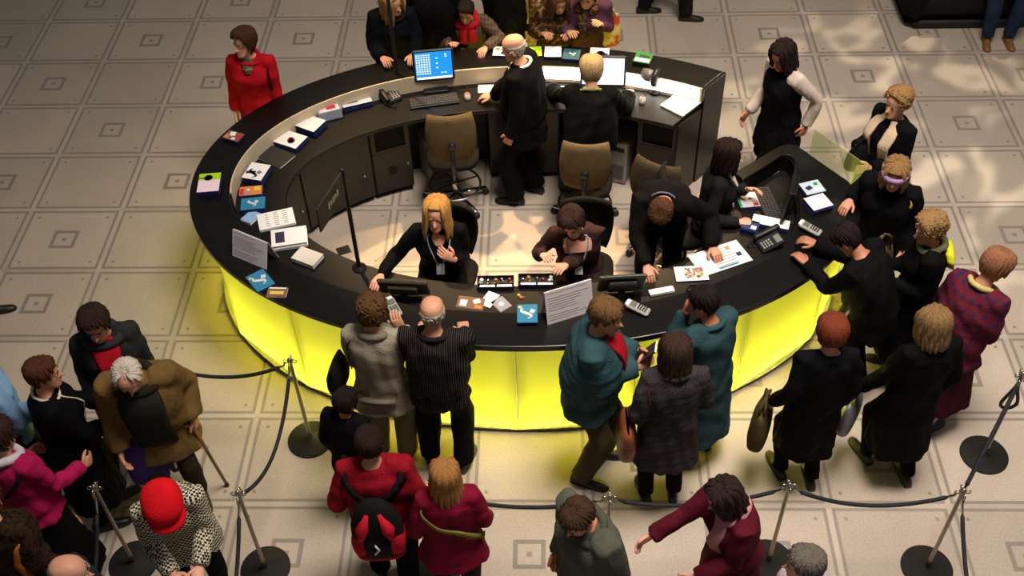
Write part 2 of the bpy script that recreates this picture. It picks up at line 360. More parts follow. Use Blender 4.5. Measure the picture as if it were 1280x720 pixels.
for k, x, y, l in [('a', -1.65, -2.31, 'standing alone close to the glowing panel'), ('b', 2.67, -3.36, 'with ropes leading off on three sides'), ('c', 1.62, -3.32, 'beside the grey haired head in lilac shirt'),
                ('d', -1.80, -3.39, 'beside the woman in red cap'), ('e', -2.72, -3.35, 'near the bald man with glasses'), ('f', 3.30, -2.44, 'with a looped rope hung from its top'),
                ('g', .51, -3.41, 'behind the man in grey jacket'), ('h', -.62, -3.36, 'hidden behind the girl with long fair hair'), ('i', -2.85, -2.2, 'behind the man in brown jacket')]: stanchion(k, x, y, G+l)
rope(posts['a'], posts['i'], .22, 'dark barrier rope running to behind the brown jacket man')
rope(posts['a'], posts['d'], .30, 'dark barrier rope between glowing panel post and red cap post')
rope(posts['d'], (-1.80, -4.7), .35, 'dark barrier rope hanging from the post right of the red cap')
rope(posts['e'], (-2.75, -4.6), .45, 'dark barrier rope hanging from the post by the bald man with glasses')
rope(posts['g'], posts['c'], .13, 'dark barrier rope sagging behind the woman in maroon')
rope(posts['g'], posts['h'], .13, 'dark barrier rope between fair haired girl and grey jacket man')
rope(posts['c'], posts['b'], .17, 'dark barrier rope sagging over bare floor below the black coats')
rope(posts['b'], posts['f'], .05, 'taut dark barrier rope leading to the post with hung loop')
rope(posts['b'], (2.62, -4.7), .30, 'dark barrier rope hanging from the three-rope post')
x, y = posts['f']; u = np.linspace(0, 1, 30)
MB().tube(np.c_[x-.02-.07*np.sin(u*math.pi*2)*np.sin(u*math.pi), y-.03+0*u, .90-.30*np.sin(u*math.pi)], .012, 8).obj('hung_rope', ROPE, smooth=True)
tag(bpy.data.objects['hung_rope'], 'unused dark rope folded in a loop on a post top', 'rope')
# ------------------------------------------------------------------ people: builder
NS = 22
PH = np.arange(NS)*2*math.pi/NS
def sup(e=2.4):
    c, s = np.cos(PH), np.sin(PH); return np.sign(c)*abs(c)**(2/e), np.sign(s)*abs(s)**(2/e)
def ring(c, side, fwd, hw, hd, e=2.4, fold=None):
    x, y = sup(e); k = 1 if fold is None else 1+fold
    return np.asarray(c)+np.outer(x*hw*k, side)+np.outer(y*hd*k, fwd)
def ik(S, T, l1, l2, pole):
    S, T = np.asarray(S, float), np.asarray(T, float); d = T-S; D = np.linalg.norm(d); u = d/(D+1e-9)
    D = min(D, (l1+l2)*.995); D = max(D, abs(l1-l2)+.03)
    a = (l1*l1-l2*l2+D*D)/(2*D); h = math.sqrt(max(l1*l1-a*a, 0)); p = np.asarray(pole, float); p = unit(p-u*np.dot(p, u))
    return S+u*a+p*h, S+u*D
# head tables: z, half width, front, back
HT = np.array([(-.118, .010, .066, .052), (-.112, .026, .080, .036), (-.102, .038, .089, .020), (-.085, .050, .090, -.005), (-.062, .058, .087, -.045), (-.036, .063, .085, -.068), (-.010, .067, .084, -.084),
               (.010, .069, .081, -.092), (.030, .0715, .087, -.098), (.055, .073, .086, -.100), (.080, .068, .075, -.094), (.100, .054, .053, -.076), (.112, .034, .027, -.050), (.118, .010, -.004, -.022)])
def hprof(z): return np.interp(z, HT[:, 0], HT[:, 1]), np.interp(z, HT[:, 0], HT[:, 2]), np.interp(z, HT[:, 0], HT[:, 3])
def hpoint(az, z, off=0):
    """az: 0 front, +90 right"""
    w, f, b = hprof(z); c = (f+b)/2; hd = (f-b)/2; s_, c_ = math.sin(rad(az)), math.cos(rad(az))
    e = 2/2.25; return np.array([np.sign(s_)*abs(s_)**e*(w+off), c+np.sign(c_)*abs(c_)**e*(hd+off), z])
def head_mesh(mb, M, skin_i=0, beard=False):
    Z = np.r_[np.linspace(-.118, -.10, 4), np.linspace(-.092, .09, 30), np.linspace(.097, .118, 6)]; n = 44; rings = []
    for z in Z:
        r = []
        for j in range(n):
            az = j*360/n; a = az if az <= 180 else az-360; p = hpoint(a, z); fr = math.exp(-(a/24)**2); x = p[0]
            nose = .026*math.exp(-((z+.030)/.016)**2)*math.exp(-(x/.011)**2)+.015*math.exp(-((z+.008)/.02)**2)*math.exp(-(x/.008)**2)+.010*math.exp(-((z+.034)/.010)**2)*math.exp(-(x/.018)**2)
            sock = -.010*math.exp(-((z-.008)/.012)**2)*math.exp(-((abs(x)-.032)/.014)**2)
            brow = .004*math.exp(-((z-.026)/.008)**2)*math.exp(-((abs(x)-.03)/.02)**2)
            lip = .006*math.exp(-((z+.062)/.008)**2)*math.exp(-(x/.018)**2)-.004*math.exp(-((z+.076)/.006)**2)*math.exp(-(x/.02)**2)
            chin = .005*math.exp(-((z+.098)/.012)**2)*math.exp(-(x/.02)**2)
            if abs(a) < 90: p[1] += nose+sock+brow+lip+chin
            r.append(p)
        rings.append(np.array(r)@M[:3, :3].T+M[:3, 3])
    mb.cur = skin_i; mb.loft(rings)
    for s_ in (-1, 1):
        E = MB(); E.sphere((0, 0, 0), (.008, .019, .032), 10, 8); v = np.concatenate(E.v)@(Rz(-18*s_)@Rx(12)).T+(s_*.072, -.012, -.004); mb.add(v@M[:3, :3].T+M[:3, 3], E.f)
        mb.cur = 1; E = MB(); E.sphere((0, 0, 0), (.0135, .010, .0085), 10, 6); mb.add((np.concatenate(E.v)+(s_*.032, .0735, .008))@M[:3, :3].T+M[:3, 3], E.f)
        mb.cur = 2; E = MB(); E.sphere((0, 0, 0), (.006, .004, .006), 8, 5); mb.add((np.concatenate(E.v)+(s_*.032, .0815, .008))@M[:3, :3].T+M[:3, 3], E.f)
        mb.cur = skin_i
    mb.cur = 3; E = MB(); E.tube([(-.022, .082, -.063), (-.01, .0915, -.061), (0, .0935, -.0615), (.01, .0915, -.061), (.022, .082, -.063)], [.002, .0045, .005, .0045, .002], 6); mb.add(np.concatenate(E.v)@M[:3, :3].T+M[:3, 3], E.f); mb.cur = skin_i
def sm(x): x = min(max(x, 0), 1); return x*x*(3-2*x)
HL = {'f': ([0, 40, 62, 80, 95, 115, 140, 180], [.080, .072, .035, -.02, .00, -.04, -.080, -.09]),
      'm': ([0, 40, 62, 80, 95, 115, 140, 180], [.078, .070, .040, -.012, .018, -.03, -.070, -.08])}
def hair_mesh(style, rng, H=None):
    """hair in head coordinates"""
    mb = MB(); H = HL['f' if style in ('bob', 'long', 'curly', 'full', 'fringe') else 'm']; n = 48
    th = dict(short=.014, curly=.026, bald=.007, bob=.020, long=.020, full=.026, fringe=.020, receding=.013)[style]
    Z = np.r_[np.linspace(-.11, .09, 26), np.linspace(.096, .1175, 7)]; rings = []; ph = rng.uniform(0, 6, 8)
    for i, z in enumerate(Z):
        r = []
        for j in range(n):
            az = j*360/n; a = az if az <= 180 else az-360; zh = np.interp(abs(a), *H)
            if style == 'fringe': zh = np.interp(abs(a), [0, 50, 70, 180], [.032, .030, .0, -.09])
            if style == 'receding': zh = np.interp(abs(a), [0, 30, 55, 75], [.10, .112, .085, .02]) if abs(a) < 75 else zh
            s_ = z-zh
            if style == 'bald': s_ = min(s_, .058-z) if abs(a) > 62 else -1
            k = sm(s_/.022); t = -.010+(th+.010)*k
            if k > .5:
                am = .006 if style == 'curly' else .0035
                t += am*(math.sin(a*.16+z*90+ph[0])*math.sin(z*130+ph[1]+a*.07)+.6*math.sin(a*.33+ph[2])*math.sin(z*60+ph[3]))
            p = hpoint(a, z, t); up = max(0, z-.03)/.09; p[2] += max(t, -.01)*up
            r.append(p)
        rings.append(np.array(r))
    mb.loft(rings)
    def zline(a):
        a = abs(a)
        if style == 'fringe': return np.interp(a, [0, 50, 70, 180], [.032, .030, .0, -.09])
        if style == 'receding' and a < 75: return np.interp(a, [0, 30, 55, 75], [.10, .112, .085, .02])
        return np.interp(a, *H)
    if style in ('bob', 'long'):
        L = .15 if style == 'bob' else .26
        for az in np.linspace(46, 314, 27):
            a = az if az <= 180 else az-360; ln = L*(.84 if abs(a) < 80 else 1)*rng.uniform(.9, 1.06); P = []; R = []; sw = rng.uniform(-5, 5)
            for z in np.r_[.1165, .112, .10, .08, np.linspace(.05, -ln, 8)]:
                q = min(max((.05-z)/(.05+ln), 0), 1); zz = max(z, -.02); p = hpoint(a+sw*q, zz, th-.006+.014*math.sin(min(q*2.2, 1.5)))
                if abs(a) < 85: p[1] -= .014*q
                p[0] *= 1+(.16 if style == 'long' else .05)*q; p[2] = z+(.018 if z > .09 else .010 if z > .06 else 0); p[:2] += (.005*math.sin(q*7+az)), .004*math.cos(q*6+az); P.append(p); R.append(.006 if z > .115 else .010 if z > .11 else .014 if z > .09 else .018*(1-.5*q**3))
            mb.tube(P, R, 7)
    elif style in ('short', 'full', 'fringe', 'receding'):
        for az in np.linspace(0, 360, 46)[:-1]+rng.uniform(-3, 3, 45):
            a = (az+180) % 360-180; z1 = zline(a)+.006-(.025 if style == 'full' and abs(a) > 70 else 0)
            if z1 > .10: continue
            sw = rng.uniform(-9, 9); P = []; R = []
            for q in np.linspace(0, 1, 8):
                z = .1165-(.1165-z1)*q**1.15; p = hpoint(a+sw*q, z, th-.004+.003*math.sin(q*9+az)); p[2] += th*max(0, z-.03)/.09; P.append(p); R.append(.005+.0055*math.sin(q*2.8))
            mb.tube(P, R, 5)
    elif style == 'curly':
        for i in range(420):
            a = rng.uniform(-180, 180); z = rng.uniform(-.09, .117)
            if z < zline(a)-.004: continue
            p = hpoint(a, z, th-.004+rng.uniform(-.004, .008)); p[2] += th*max(0, z-.03)/.09; mb.sphere(p, rng.uniform(.005, .011), 6, 4)
    elif style == 'bald':
        for i in range(70):
            a = rng.uniform(66, 294); a = (a+180) % 360-180; z = rng.uniform(-.07, .05)
            if z < zline(a): continue
            P = [hpoint(a, z, .004), hpoint(a+rng.uniform(-8, 8), z-.015, .010), hpoint(a+rng.uniform(-12, 12), z-.03, .006)]; mb.tube(P, [.004, .006, .003], 5)
    for s_ in (-1, 1):
        mb.tube([(s_*.014, .091, .026), (s_*.03, .090, .031), (s_*.046, .079, .027)], [.003, .004, .002], 5)
    return mb
def hand_mesh(mb, wrist, d, n, left, curl=25, M=None):
    d = unit(d); n = np.asarray(n, float); n = unit(n-d*np.dot(n, d)); s_ = np.cross(d, n); th = s_ if left else -s_
    mb.loft([ring(wrist+d*l, s_, n, hw, hd, 2.3) for l, hw, hd in ((-.03, .026, .020), (.0, .026, .019), (.03, .036, .018), (.065, .041, .016), (.092, .040, .012), (.098, .034, .008))])
    for o_, L in ((-.030, .060), (-.010, .075), (.011, .080), (.031, .070)):
        p = wrist+d*.088+th*o_; dd = d.copy(); P = [p-d*.02, p]; a = rad(curl)
        for k, f in enumerate((.42, .33, .25)):
            dd = unit(dd*math.cos(a)-n*math.sin(a)) if k or curl > 5 else dd; nn = unit(n-dd*np.dot(n, dd)); p = p+dd*L*f; P.append(p)
        mb.tube(P, [.010, .0098, .0092, .0085, .006], 7)
    p = wrist+d*.028+th*.030; t1 = unit(d*.62+th*.72-n*.25); t2 = unit(d*.9+th*.3-n*.3)
    mb.tube([p-t1*.015, p+t1*.032, p+t1*.034+t2*.03, p+t1*.034+t2*.045], [.014, .012, .0105, .007], 7)
PENDING = []
def pend(mb, name, mats, parent, voxel, smooth=4, wr=0, append=None):
    o = bpy.data.objects.new(name, mb.mesh(name)); COL.objects.link(o); o.parent = parent
    bm = bmesh.new(); bm.from_mesh(o.data); bmesh.ops.recalc_face_normals(bm, faces=bm.faces); bm.to_mesh(o.data); bm.free()
    r = o.modifiers.new('r', 'REMESH'); r.mode = 'VOXEL'; r.voxel_size = voxel
    s = o.modifiers.new('s', 'SMOOTH'); s.factor = .5; s.iterations = smooth
    PENDING.append((o, mats, wr, append)); return o
def flush():
    dg = bpy.context.evaluated_depsgraph_get()
    for o, mats, wr, app in PENDING:
        me = bpy.data.meshes.new_from_object(o.evaluated_get(dg)); old = o.data; o.modifiers.clear(); o.data = me; bpy.data.meshes.remove(old)
        me.materials.clear()
        if wr:
            n = len(me.vertices); co = np.empty(n*3); me.vertices.foreach_get('co', co); co = co.reshape(-1, 3); no = np.empty(n*3); me.vertices.foreach_get('normal', no); no = no.reshape(-1, 3)
            d = np.zeros(n)
            for k in range(7):
                kv = RNG.normal(size=3)*(14+7*k)*np.array([1, 1, .55]); kv2 = RNG.normal(size=3)*9; d += np.sin(co@kv+RNG.uniform(0, 6)+1.8*np.sin(co@kv2))/(1+.45*k)
            co = co+no*(d*wr)[:, None]; me.vertices.foreach_set('co', co.ravel())
        if app is not None:
            bm = bmesh.new(); bm.from_mesh(me); am = app.mesh('tmp', mats); bm.from_mesh(am); bmesh.ops.recalc_face_normals(bm, faces=bm.faces); bm.to_mesh(me); bm.free(); bpy.data.meshes.remove(am)
        for m in mats: me.materials.append(m)
        me.polygons.foreach_set('use_smooth', [True]*len(me.polygons)); me.update()
    PENDING.clear()
EYEW = mat('eye_white', (205, 198, 188), .3); EYED = mat('iris_dark', (45, 32, 24), .2)
BODY = {'m': [(-.12, .12, .10, 0), (-.05, .165, .120, 0), (.03, .170, .120, 0), (.14, .155, .108, .0), (.24, .165, .115, .005), (.34, .180, .125, .01), (.42, .178, .112, .0), (.475, .140, .080, -.01), (.51, .080, .062, -.01), (.53, .062, .058, -.005)],
        'f': [(-.12, .12, .10, 0), (-.05, .170, .120, -.01), (.03, .165, .115, 0), (.14, .130, .095, .0), (.24, .142, .108, .01), (.34, .155, .125, .018), (.42, .155, .098, .0), (.475, .125, .072, -.01), (.51, .070, .056, -.01), (.53, .054, .052, -.005)]}
SKIN = (205, 150, 118)
class Person:
    def __init__(s, label, x, y, yaw, H=1.68, sex='f', lean=0, side=0, twist=0, hunch=0, head=(0, 0, 0), sit=None, pel=None, feet=None, Lh=None, Rh=None, Lp=None, Rp=None, Ln=None, Rn=None, Ld=None, Rd=None,
                 curl=(28, 28), top=None, legs=None, hair=('short', (70, 50, 35)), shoes=(28, 24, 22), skin=SKIN, fat=0, stride=0):
        k = s.k = H/1.72; s.x, s.y, s.yaw = x, y, yaw; s.seed = int(abs(x*977+y*131)*10) % 9999; rng = np.random.default_rng(s.seed)
        s.root = thing('person', label, 'person', (x, y, 0), yaw, scale=k)
        a = [lean*.35, lean*.7, lean, lean+hunch]
        F = s.F = [Rz(twist*q)@Ry(side*q2)@Rx(-t) for t, q, q2 in zip(a, (0, .4, .9, 1), (.3, .7, 1, 1))]
        pz = (sit+.09)/k if sit else .93
        py = -.18*math.sin(rad(lean)) if not sit else 0
        s.P0 = np.array([0, py, pz]) if pel is None else np.array(pel, float)
        if not sit and pel is None:
            s.P0[2] -= .02*abs(stride)/.3
        s.pts = [s.P0]; 
        for d, f in ((.16, F[1]), (.18, F[2]), (.14, F[3]), (.05, F[3])): s.pts.append(s.pts[-1]+f[:, 2]*d)
        s.vs = [0, .16, .34, .48, .53]; s.sex = sex; s.fat = fat
        hy, hp, hr = head; s.HR = F[3]@Rz(hy)@Rx(-hp)@Ry(hr); nd = unit(F[3][:, 2]*.6+s.HR[:, 2]*.4+F[3][:, 1]*.25)
        s.hc = s.pts[-1]+nd*.055+s.HR[:, 2]*.075+s.HR[:, 1]*.012
        M = np.eye(4); M[:3, :3] = s.HR; M[:3, 3] = s.hc; s.HM = M
        # limbs
        sw = .176 if sex == 'm' else .160; s.arm = {}
        for sg, tgt, pole, nm in ((-1, Lh, Lp, 'L'), (1, Rh, Rp, 'R')):
            S_ = s.pts[3]+F[3][:, 0]*sg*sw-F[3][:, 2]*.015
            T_ = S_+F[3]@np.array([sg*.05, .03, 0])+np.array([0, 0, -.52]) if tgt is None else s.loc(tgt)
            pv = F[3]@np.array([sg*.26, -.55, -.2])+np.array([0, 0, -.55]) if pole is None else np.array(pole, float)
            E_, W_ = ik(S_, T_, .29, .255, pv); s.arm[nm] = (S_, E_, W_)
        s.leg = {}
        if feet is None: feet = [(-.10, stride*.5, 8), (.10, -stride*.5, -8)] if not sit else [(-.10, .36, 5), (.10, .40, -5)]
        s.feet = feet
        for sg, ft, nm in ((-1, feet[0], 'L'), (1, feet[1], 'R')):
            Hj = s.P0+F[0]@np.array([sg*.09, 0, -.02]); A = np.array([ft[0], ft[1], .085+(ft[3] if len(ft) > 3 else 0)])
            K, A2 = ik(Hj, A, .435, .43, (sg*.12, 1, .15)); s.leg[nm] = (Hj, K, A2)
        # body (one mesh: trunk and limbs, with head and hands)
        mb = MB(); s.trunk(mb, -.012); s.limbs(mb, -.006, True, True)
        mb.loft([ring(s.pts[3]+(s.hc-s.pts[3])*q, F[3][:, 0], unit(np.cross(s.hc-s.pts[3], F[3][:, 0]))*-1, r, r*1.03, 2) for q, r in ((0, .058), (.35, .054), (.6, .053), (.85, .052))])
        ap = MB(); head_mesh(ap, M)
        for nm, left, n_, d_, cu in (('L', True, Ln, Ld, curl[0]), ('R', False, Rn, Rd, curl[1])):
            S_, E_, W_ = s.arm[nm]; d = unit(W_-E_) if d_ is None else s.vec(d_)
            out = F[3][:, 0]*(-1 if left else 1); n2 = out+np.array([0, 0, .15]) if n_ is None else s.vec(n_)
            hm = MB(); hand_mesh(hm, W_, d, n2, left, cu); ap.add(np.concatenate(hm.v), hm.f)
        skm = skinmat(skin); lip = mat('lip_%d' % skin[0], (max(skin[0]-35, 0), max(skin[1]-55, 0), max(skin[2]-40, 0)), .4)
        pend(mb, 'body', [skm, EYEW, EYED, lip], s.root, .02, 3, 0, ap)
        # hair
        if hair:
            hmb = hair_mesh(hair[0], rng); v = np.concatenate(hmb.v)@M[:3, :3].T+M[:3, 3]; h2 = MB(); h2.add(v, hmb.f)
            s.hair = h2.obj('hair', hairmat(hair[1]), s.root, True)
        # trousers / skirt
        if legs:
            kind = legs.get('kind', 'trousers'); m = cloth(legs['col'])
            mb = MB(); t = legs.get('t', .012)
            if kind == 'skirt':
                s.skirt(mb, t, legs['len'], legs.get('flare', .08), sit)
            else:
                t -= .012 if top and top.get('hem', .14) > .25 else 0; s.trunk(mb, t, (-.12, .12)); s.limbs(mb, t, False, True, flare=legs.get('flare', .012))
            pend(mb, kind, [m], s.root, .0145, 3, .0028)
        for nm, ft in zip('LR', feet):
            s.shoe(s.leg[nm][2], ft[2], shoes, ft[4] if len(ft) > 4 else 0)
        s.t = .02; s.loose = 0
        if top: s.garment(**top)
    def loc(s, t):
        if t[0] == 'w':
            d = (np.array(t[1:4])-np.array([s.x, s.y, 0])); return Rz(-s.yaw)@d/s.k
        return np.array(t, float)
    def vec(s, t):
        if isinstance(t[0], str): return Rz(-s.yaw)@np.array(t[1:4], float)
        return np.array(t, float)
    def frame(s, v):
        q = np.interp(v, s.vs, range(5)); i = min(int(q), 3); f = q-i
        if v <= 0: c = s.P0+s.F[0][:, 2]*v; R = s.F[0]
        else:
            c = s.pts[i]*(1-f)+s.pts[i+1]*f; Fr = [s.F[0], s.F[1], s.F[2], s.F[3], s.F[3]]; R = Fr[i]*(1-f)+Fr[i+1]*f
        return c, unit(R[:, 0]), unit(R[:, 1]), unit(R[:, 2])
    def prof(s, v, t=0):
        B = np.array(BODY[s.sex]); g = s.fat*math.exp(-((v-.12)/.14)**2)
        return np.interp(v, B[:, 0], B[:, 1])+t+g*.6, np.interp(v, B[:, 0], B[:, 2])+t+g, np.interp(v, B[:, 0], B[:, 3])+g*.5
    def teff(s, v, t=None): return (s.t if t is None else t)*(1-.6*sm((v-.43)/.08))
    def trunk(s, mb, t, rng=(-.12, .53), top=.53):
        R = []
        for v in np.linspace(rng[0], rng[1], 14):
            c, a, b, u = s.frame(v); hw, hd, fo = s.prof(v, t); R.append(ring(c+b*fo, a, b, hw, hd, 2.5))
        mb.loft(R)
    def surf(s, v, az, off=0):
        """garment surface point: az 0 front, +90 wearer's right"""
        c, a, b, u = s.frame(v); hw, hd, fo = s.prof(v, s.teff(v)+off+s.loose*math.sin(min(max(v/.4, 0), 1)*math.pi))
        if v < -.02 and getattr(s, 'hem', 0): hw, hd = max(hw, .17+s.t+off), max(hd, .125+s.t+off)
        sn, cs = math.sin(rad(az)), math.cos(rad(az)); e = 2/2.5
        return c+b*fo+a*np.sign(sn)*abs(sn)**e*hw+b*np.sign(cs)*abs(cs)**e*hd
    def limbs(s, mb, t, arms, legs, flare=0, short=0):
        if arms:
            for nm, sg in (('L', -1), ('R', 1)):
                S_, E_, W_ = s.arm[nm]; c = s.pts[3]-s.F[3][:, 2]*.02; x = .92 if s.sex == 'f' else 1
                W2 = E_+(W_-E_)*(1-short)
                P = [c+(S_-c)*.55, S_, S_+(E_-S_)*.35, S_+(E_-S_)*.75, E_, E_+(W2-E_)*.3, E_+(W2-E_)*.7, W2]
                R = np.array([.058, .060, .053, .046, .043, .043, .036, .030])*x+t; R[-2:] += flare*.5; mb.tube(P, R, 14)
        if legs:
            for nm in 'LR':
                H_, K, A = s.leg[nm]; E_ = A+unit(A-K)*.01
                P = [H_+(0, 0, .05), H_, H_+(K-H_)*.3, H_+(K-H_)*.7, K, K+(E_-K)*.3, K+(E_-K)*.7, E_]
                R = np.array([.085, .088, .083, .068, .058, .056, .046, .042])+t; R[4:] += flare; mb.tube(P, R, 16)
    def skirt(s, mb, t, ln, flare, sit=None):
        R = []; nf = 7; ph = s.seed % 7
        for v in (.14, .08, .02): c, a, b, u = s.frame(v); hw, hd, fo = s.prof(v, t); R.append(ring(c+b*fo, a, b, hw, hd))
        fm = np.array([(s.feet[0][0]+s.feet[1][0])/2, (s.feet[0][1]+s.feet[1][1])/2, 0]); spread = abs(s.feet[0][1]-s.feet[1][1])
        if sit:
            km = (s.leg['L'][1]+s.leg['R'][1])/2; am = (s.leg['L'][2]+s.leg['R'][2])/2
            for q, hw, hd in ((.3, .19, .10), (.7, .19, .09), (1.02, .17, .08)):
                c = s.P0+(km-s.P0)*q; d = unit(km-s.P0); up = unit(np.cross(np.array([1., 0, 0]), d)); R.append(ring(c, np.array([1., 0, 0]), -up if up[2] < 0 else up, hw, hd))
            mb.loft(R); return
        nz = int(ln/.07)+2; base = s.frame(-.0)[0]
        for q in np.linspace(0.04, 1, nz):
            z = s.P0[2]-ln*q; c = s.P0*1.0; c[2] = z; dr = min(ln*q/.9, 1); c[:2] += (fm[:2]-s.P0[:2])*dr*.8
            hw = .158+t+flare*q; hd = .114+t+flare*.8*q+spread*.28*q*ln
            fo = np.sin(PH*nf+ph)*.035*q+np.sin(PH*(nf-3)+ph*2)*.03*q
            R.append(ring(c, np.array([1., 0, 0]), np.array([0, 1., 0]), hw, hd, 2.3, fo))
        mb.loft(R)
    def garment(s, col, t=.022, hem=.14, sleeve=True, name='jacket', flare=.03, pattern=None, col2=None, scale=40, collar=None, wr=.0055, short=0, sleeve_col=None, neck=.522, loose=.008, rough=.85):
        s.t = t; s.hem = hem; s.loose = loose; mb = MB(); R = []
        for v in np.linspace(.02, neck, 13):
            c, a, b, u = s.frame(v); hw, hd, fo = s.prof(v, s.teff(v)); lo = loose*math.sin(min(max(v/.4, 0), 1)*math.pi); R.append(ring(c+b*fo, a, b, hw+lo, hd+lo, 2.5))
        mb.loft(R)
        if hem > 0: s.skirt(mb, t, hem, flare, False)
        m = cloth(col, rough, pattern, col2, scale)
        if sleeve and not sleeve_col: s.limbs(mb, t*.75, True, False, flare=.008, short=short)
        s.top = pend(mb, name, [m], s.root, .0135, 4, wr)
        if sleeve_col:
            mb = MB(); s.limbs(mb, t*.6, True, False, flare=.006, short=short); pend(mb, 'sleeves', [cloth(sleeve_col)], s.root, .0135, 3, wr)
        if collar:
            s.collar(cloth(collar))
    def ringpath(s, v, off, n=26, tilt=0):
        return [s.surf(v+tilt*math.cos(rad(a)), a, off) for a in np.linspace(0, 360, n)]
    def collar(s, m, r=.016, v=.505, name='collar', off=.004, tilt=-.03):
        MB().tube(s.ringpath(v, off, 28, tilt), r, 8, False).obj(name, m, s.root, True)
    def scarf(s, m, ends=(), r=.034, v=.515, name='scarf', tilt=-.03):
        mb = MB(); mb.tube(s.ringpath(v, .012, 28, tilt), r, 10, False)
        for az, v1 in ends:
            P = [s.surf(q, az*min(1, (v-q)/.1+.35), .018) for q in np.linspace(v-.02, v1, 9)]; s.ribbon(mb, P, .085, .02)
        return mb.obj(name, m, s.root, True)
    def ribbon(s, mb, P, wdt, th):
        """flat band along P lying on the garment"""
        P = np.asarray(P); R = []
        for i, p in enumerate(P):
            t = unit(P[min(i+1, len(P)-1)]-P[max(i-1, 0)]); c = s.pts[2].copy(); c[2] = p[2] if p[2] < s.pts[3][2]-.03 else c[2]+.05; n = unit(p-c); n = unit(n-t*np.dot(n, t)); sd = np.cross(t, n)
            R.append(np.array([p+sd*wdt/2-n*th/2, p+sd*wdt/2+n*th/2, p-sd*wdt/2+n*th/2, p-sd*wdt/2-n*th/2]))
        mb.loft(R)
    def strap(s, path, m, wdt=.035, th=.008, name='strap', off=.016, parent=None):
        q = np.linspace(0, len(path)-1, 6*len(path)); V = np.array(path, float); P = [s.surf(np.interp(a, range(len(path)), V[:, 0]), np.interp(a, range(len(path)), V[:, 1]), off) for a in q]
        mb = MB(); s.ribbon(mb, P, wdt, th); return mb.obj(name, m, parent or s.root, True)
    def patch(s, rows, m, name='shirt_front', off=.012, th=.006):
        """rows: (v, az0, az1) from top to bottom, laid on the garment"""
        rows = [(np.interp(q, range(len(rows)), [r[0] for r in rows]), np.interp(q, range(len(rows)), [r[1] for r in rows]), np.interp(q, range(len(rows)), [r[2] for r in rows])) for q in np.linspace(0, len(rows)-1, 3*len(rows))]
        n = 7; R = []
        for v, a0, a1 in rows:
            out = [s.surf(v, a, off) for a in np.linspace(a0, a1, n)]; inn = [s.surf(v, a, off-th-.02) for a in np.linspace(a1, a0, n)]; R.append(np.array(out+inn))
        return MB().loft(R).obj(name, m, s.root, True)
    def lanyard(s, v=.22, col=(150, 150, 160)):
        for a in (-1, 1): s.strap([(.50, 35*a), (.44, 22*a), (.35, 9*a), (v+.03, 2*a)], cloth(col), .012, .003, 'lanyard')
        c = s.surf(v, 0, .016); f = s.frame(v); R = np.c_[f[1], f[2], f[3]]@Rx(28)
        MB().box(c+f[2]*.022, (.062, .004, .088), R=R).obj('badge', WHITE, s.root)
    def shoe(s, A, yaw, col, pitch=0):
        P = []
        for y, hw, h in ((-.075, .018, .04), (-.068, .030, .075), (-.03, .036, .085), (.02, .038, .085), (.07, .041, .062), (.12, .045, .048), (.165, .040, .040), (.192, .026, .030), (.200, .010, .020)):
            P.append(np.array([(x*hw, y, .0 if z < 0 else z*h) for x, z in zip(np.cos(np.arange(14)*2*math.pi/14), np.sin(np.arange(14)*2*math.pi/14))]))
        R = Rz(yaw)@Rx(pitch); mb = MB(); mb.loft([q@R.T+(A-np.array([0, 0, .085])) for q in P]); mb.obj('shoe', mat('shoe_%d_%d_%d' % col, col, .4), s.root, True)
    def headpart(s, mb, name, m, smooth=True):
        v = np.concatenate(mb.v)@s.HM[:3, :3].T+s.HM[:3, 3]; o = MB(); o.add(v, mb.f); return o.obj(name, m, s.root, smooth)
    def glasses(s):
        mb = MB()
        for g in (-1, 1):
            mb.tube([(g*(.032+.019*math.cos(a)), .094, .006+.015*math.sin(a)) for a in np.linspace(0, 2*math.pi, 15)], .0022, 5, False)
            mb.tube([(g*.051, .092, .01), (g*.073, .05, .01), (g*.078, -.01, .006)], .002, 5)
        mb.tube([(-.013, .096, .008), (.013, .096, .008)], .002, 5); s.headpart(mb, 'glasses', CHROME)
    def world(s, p): return Rz(s.yaw)@(np.asarray(p)*s.k)+np.array([s.x, s.y, 0])
# ------------------------------------------------------------------ people
BK = (9, 9, 10); CHAR = (24, 23, 25)
def T(col, **k): return dict(col=col, **k)
# staff inside the counter
p = Person('bald man with white collar in black suit standing inside the counter', -.06, .42, 72, 1.74, 'm', lean=5, head=(8, 10, 0), Rh=('w', -.36, .66, .93), Rn=('w', 0, 0, 1), Rd=('w', -1, .3, -.15),
           feet=[(-.10, .06, 10), (.11, -.06, -10)], top=T((13, 12, 14), hem=.22, t=.034), legs=dict(col=(13, 12, 14), t=.022, flare=.018), hair=('bald', (190, 180, 165)), fat=.04, skin=(212, 156, 126))
p.collar(cloth((225, 222, 215)), r=.014, v=.518, name='shirt_collar'); p.glasses()
for nm in 'LR': MB().tube([p.arm[nm][2]-unit(p.arm[nm][2]-p.arm[nm][1])*.03, p.arm[nm][2]], .040, 12).obj('cuff', cloth((225, 222, 215)), p.root, True)
p = Person('person with short grey blond hair in black seated with back turned at the white screen', .50, .24, 0, 1.70, 'f', lean=14, hunch=6, head=(0, 2, 0), sit=.66, feet=[(-.12, .30, 5, .1), (.12, .32, -5, .1)], Lh=('w', .16, .80, .93), Rh=('w', .84, .70, .93), Ln=(0, 0, 1), Rn=(0, 0, 1),
           top=T((9, 9, 10), hem=.0, t=.044, name='cardigan', loose=.03), legs=dict(col=(12, 11, 12)), hair=('full', (176, 150, 108)), fat=.06)
p.collar(cloth((120, 130, 70)), r=.014)
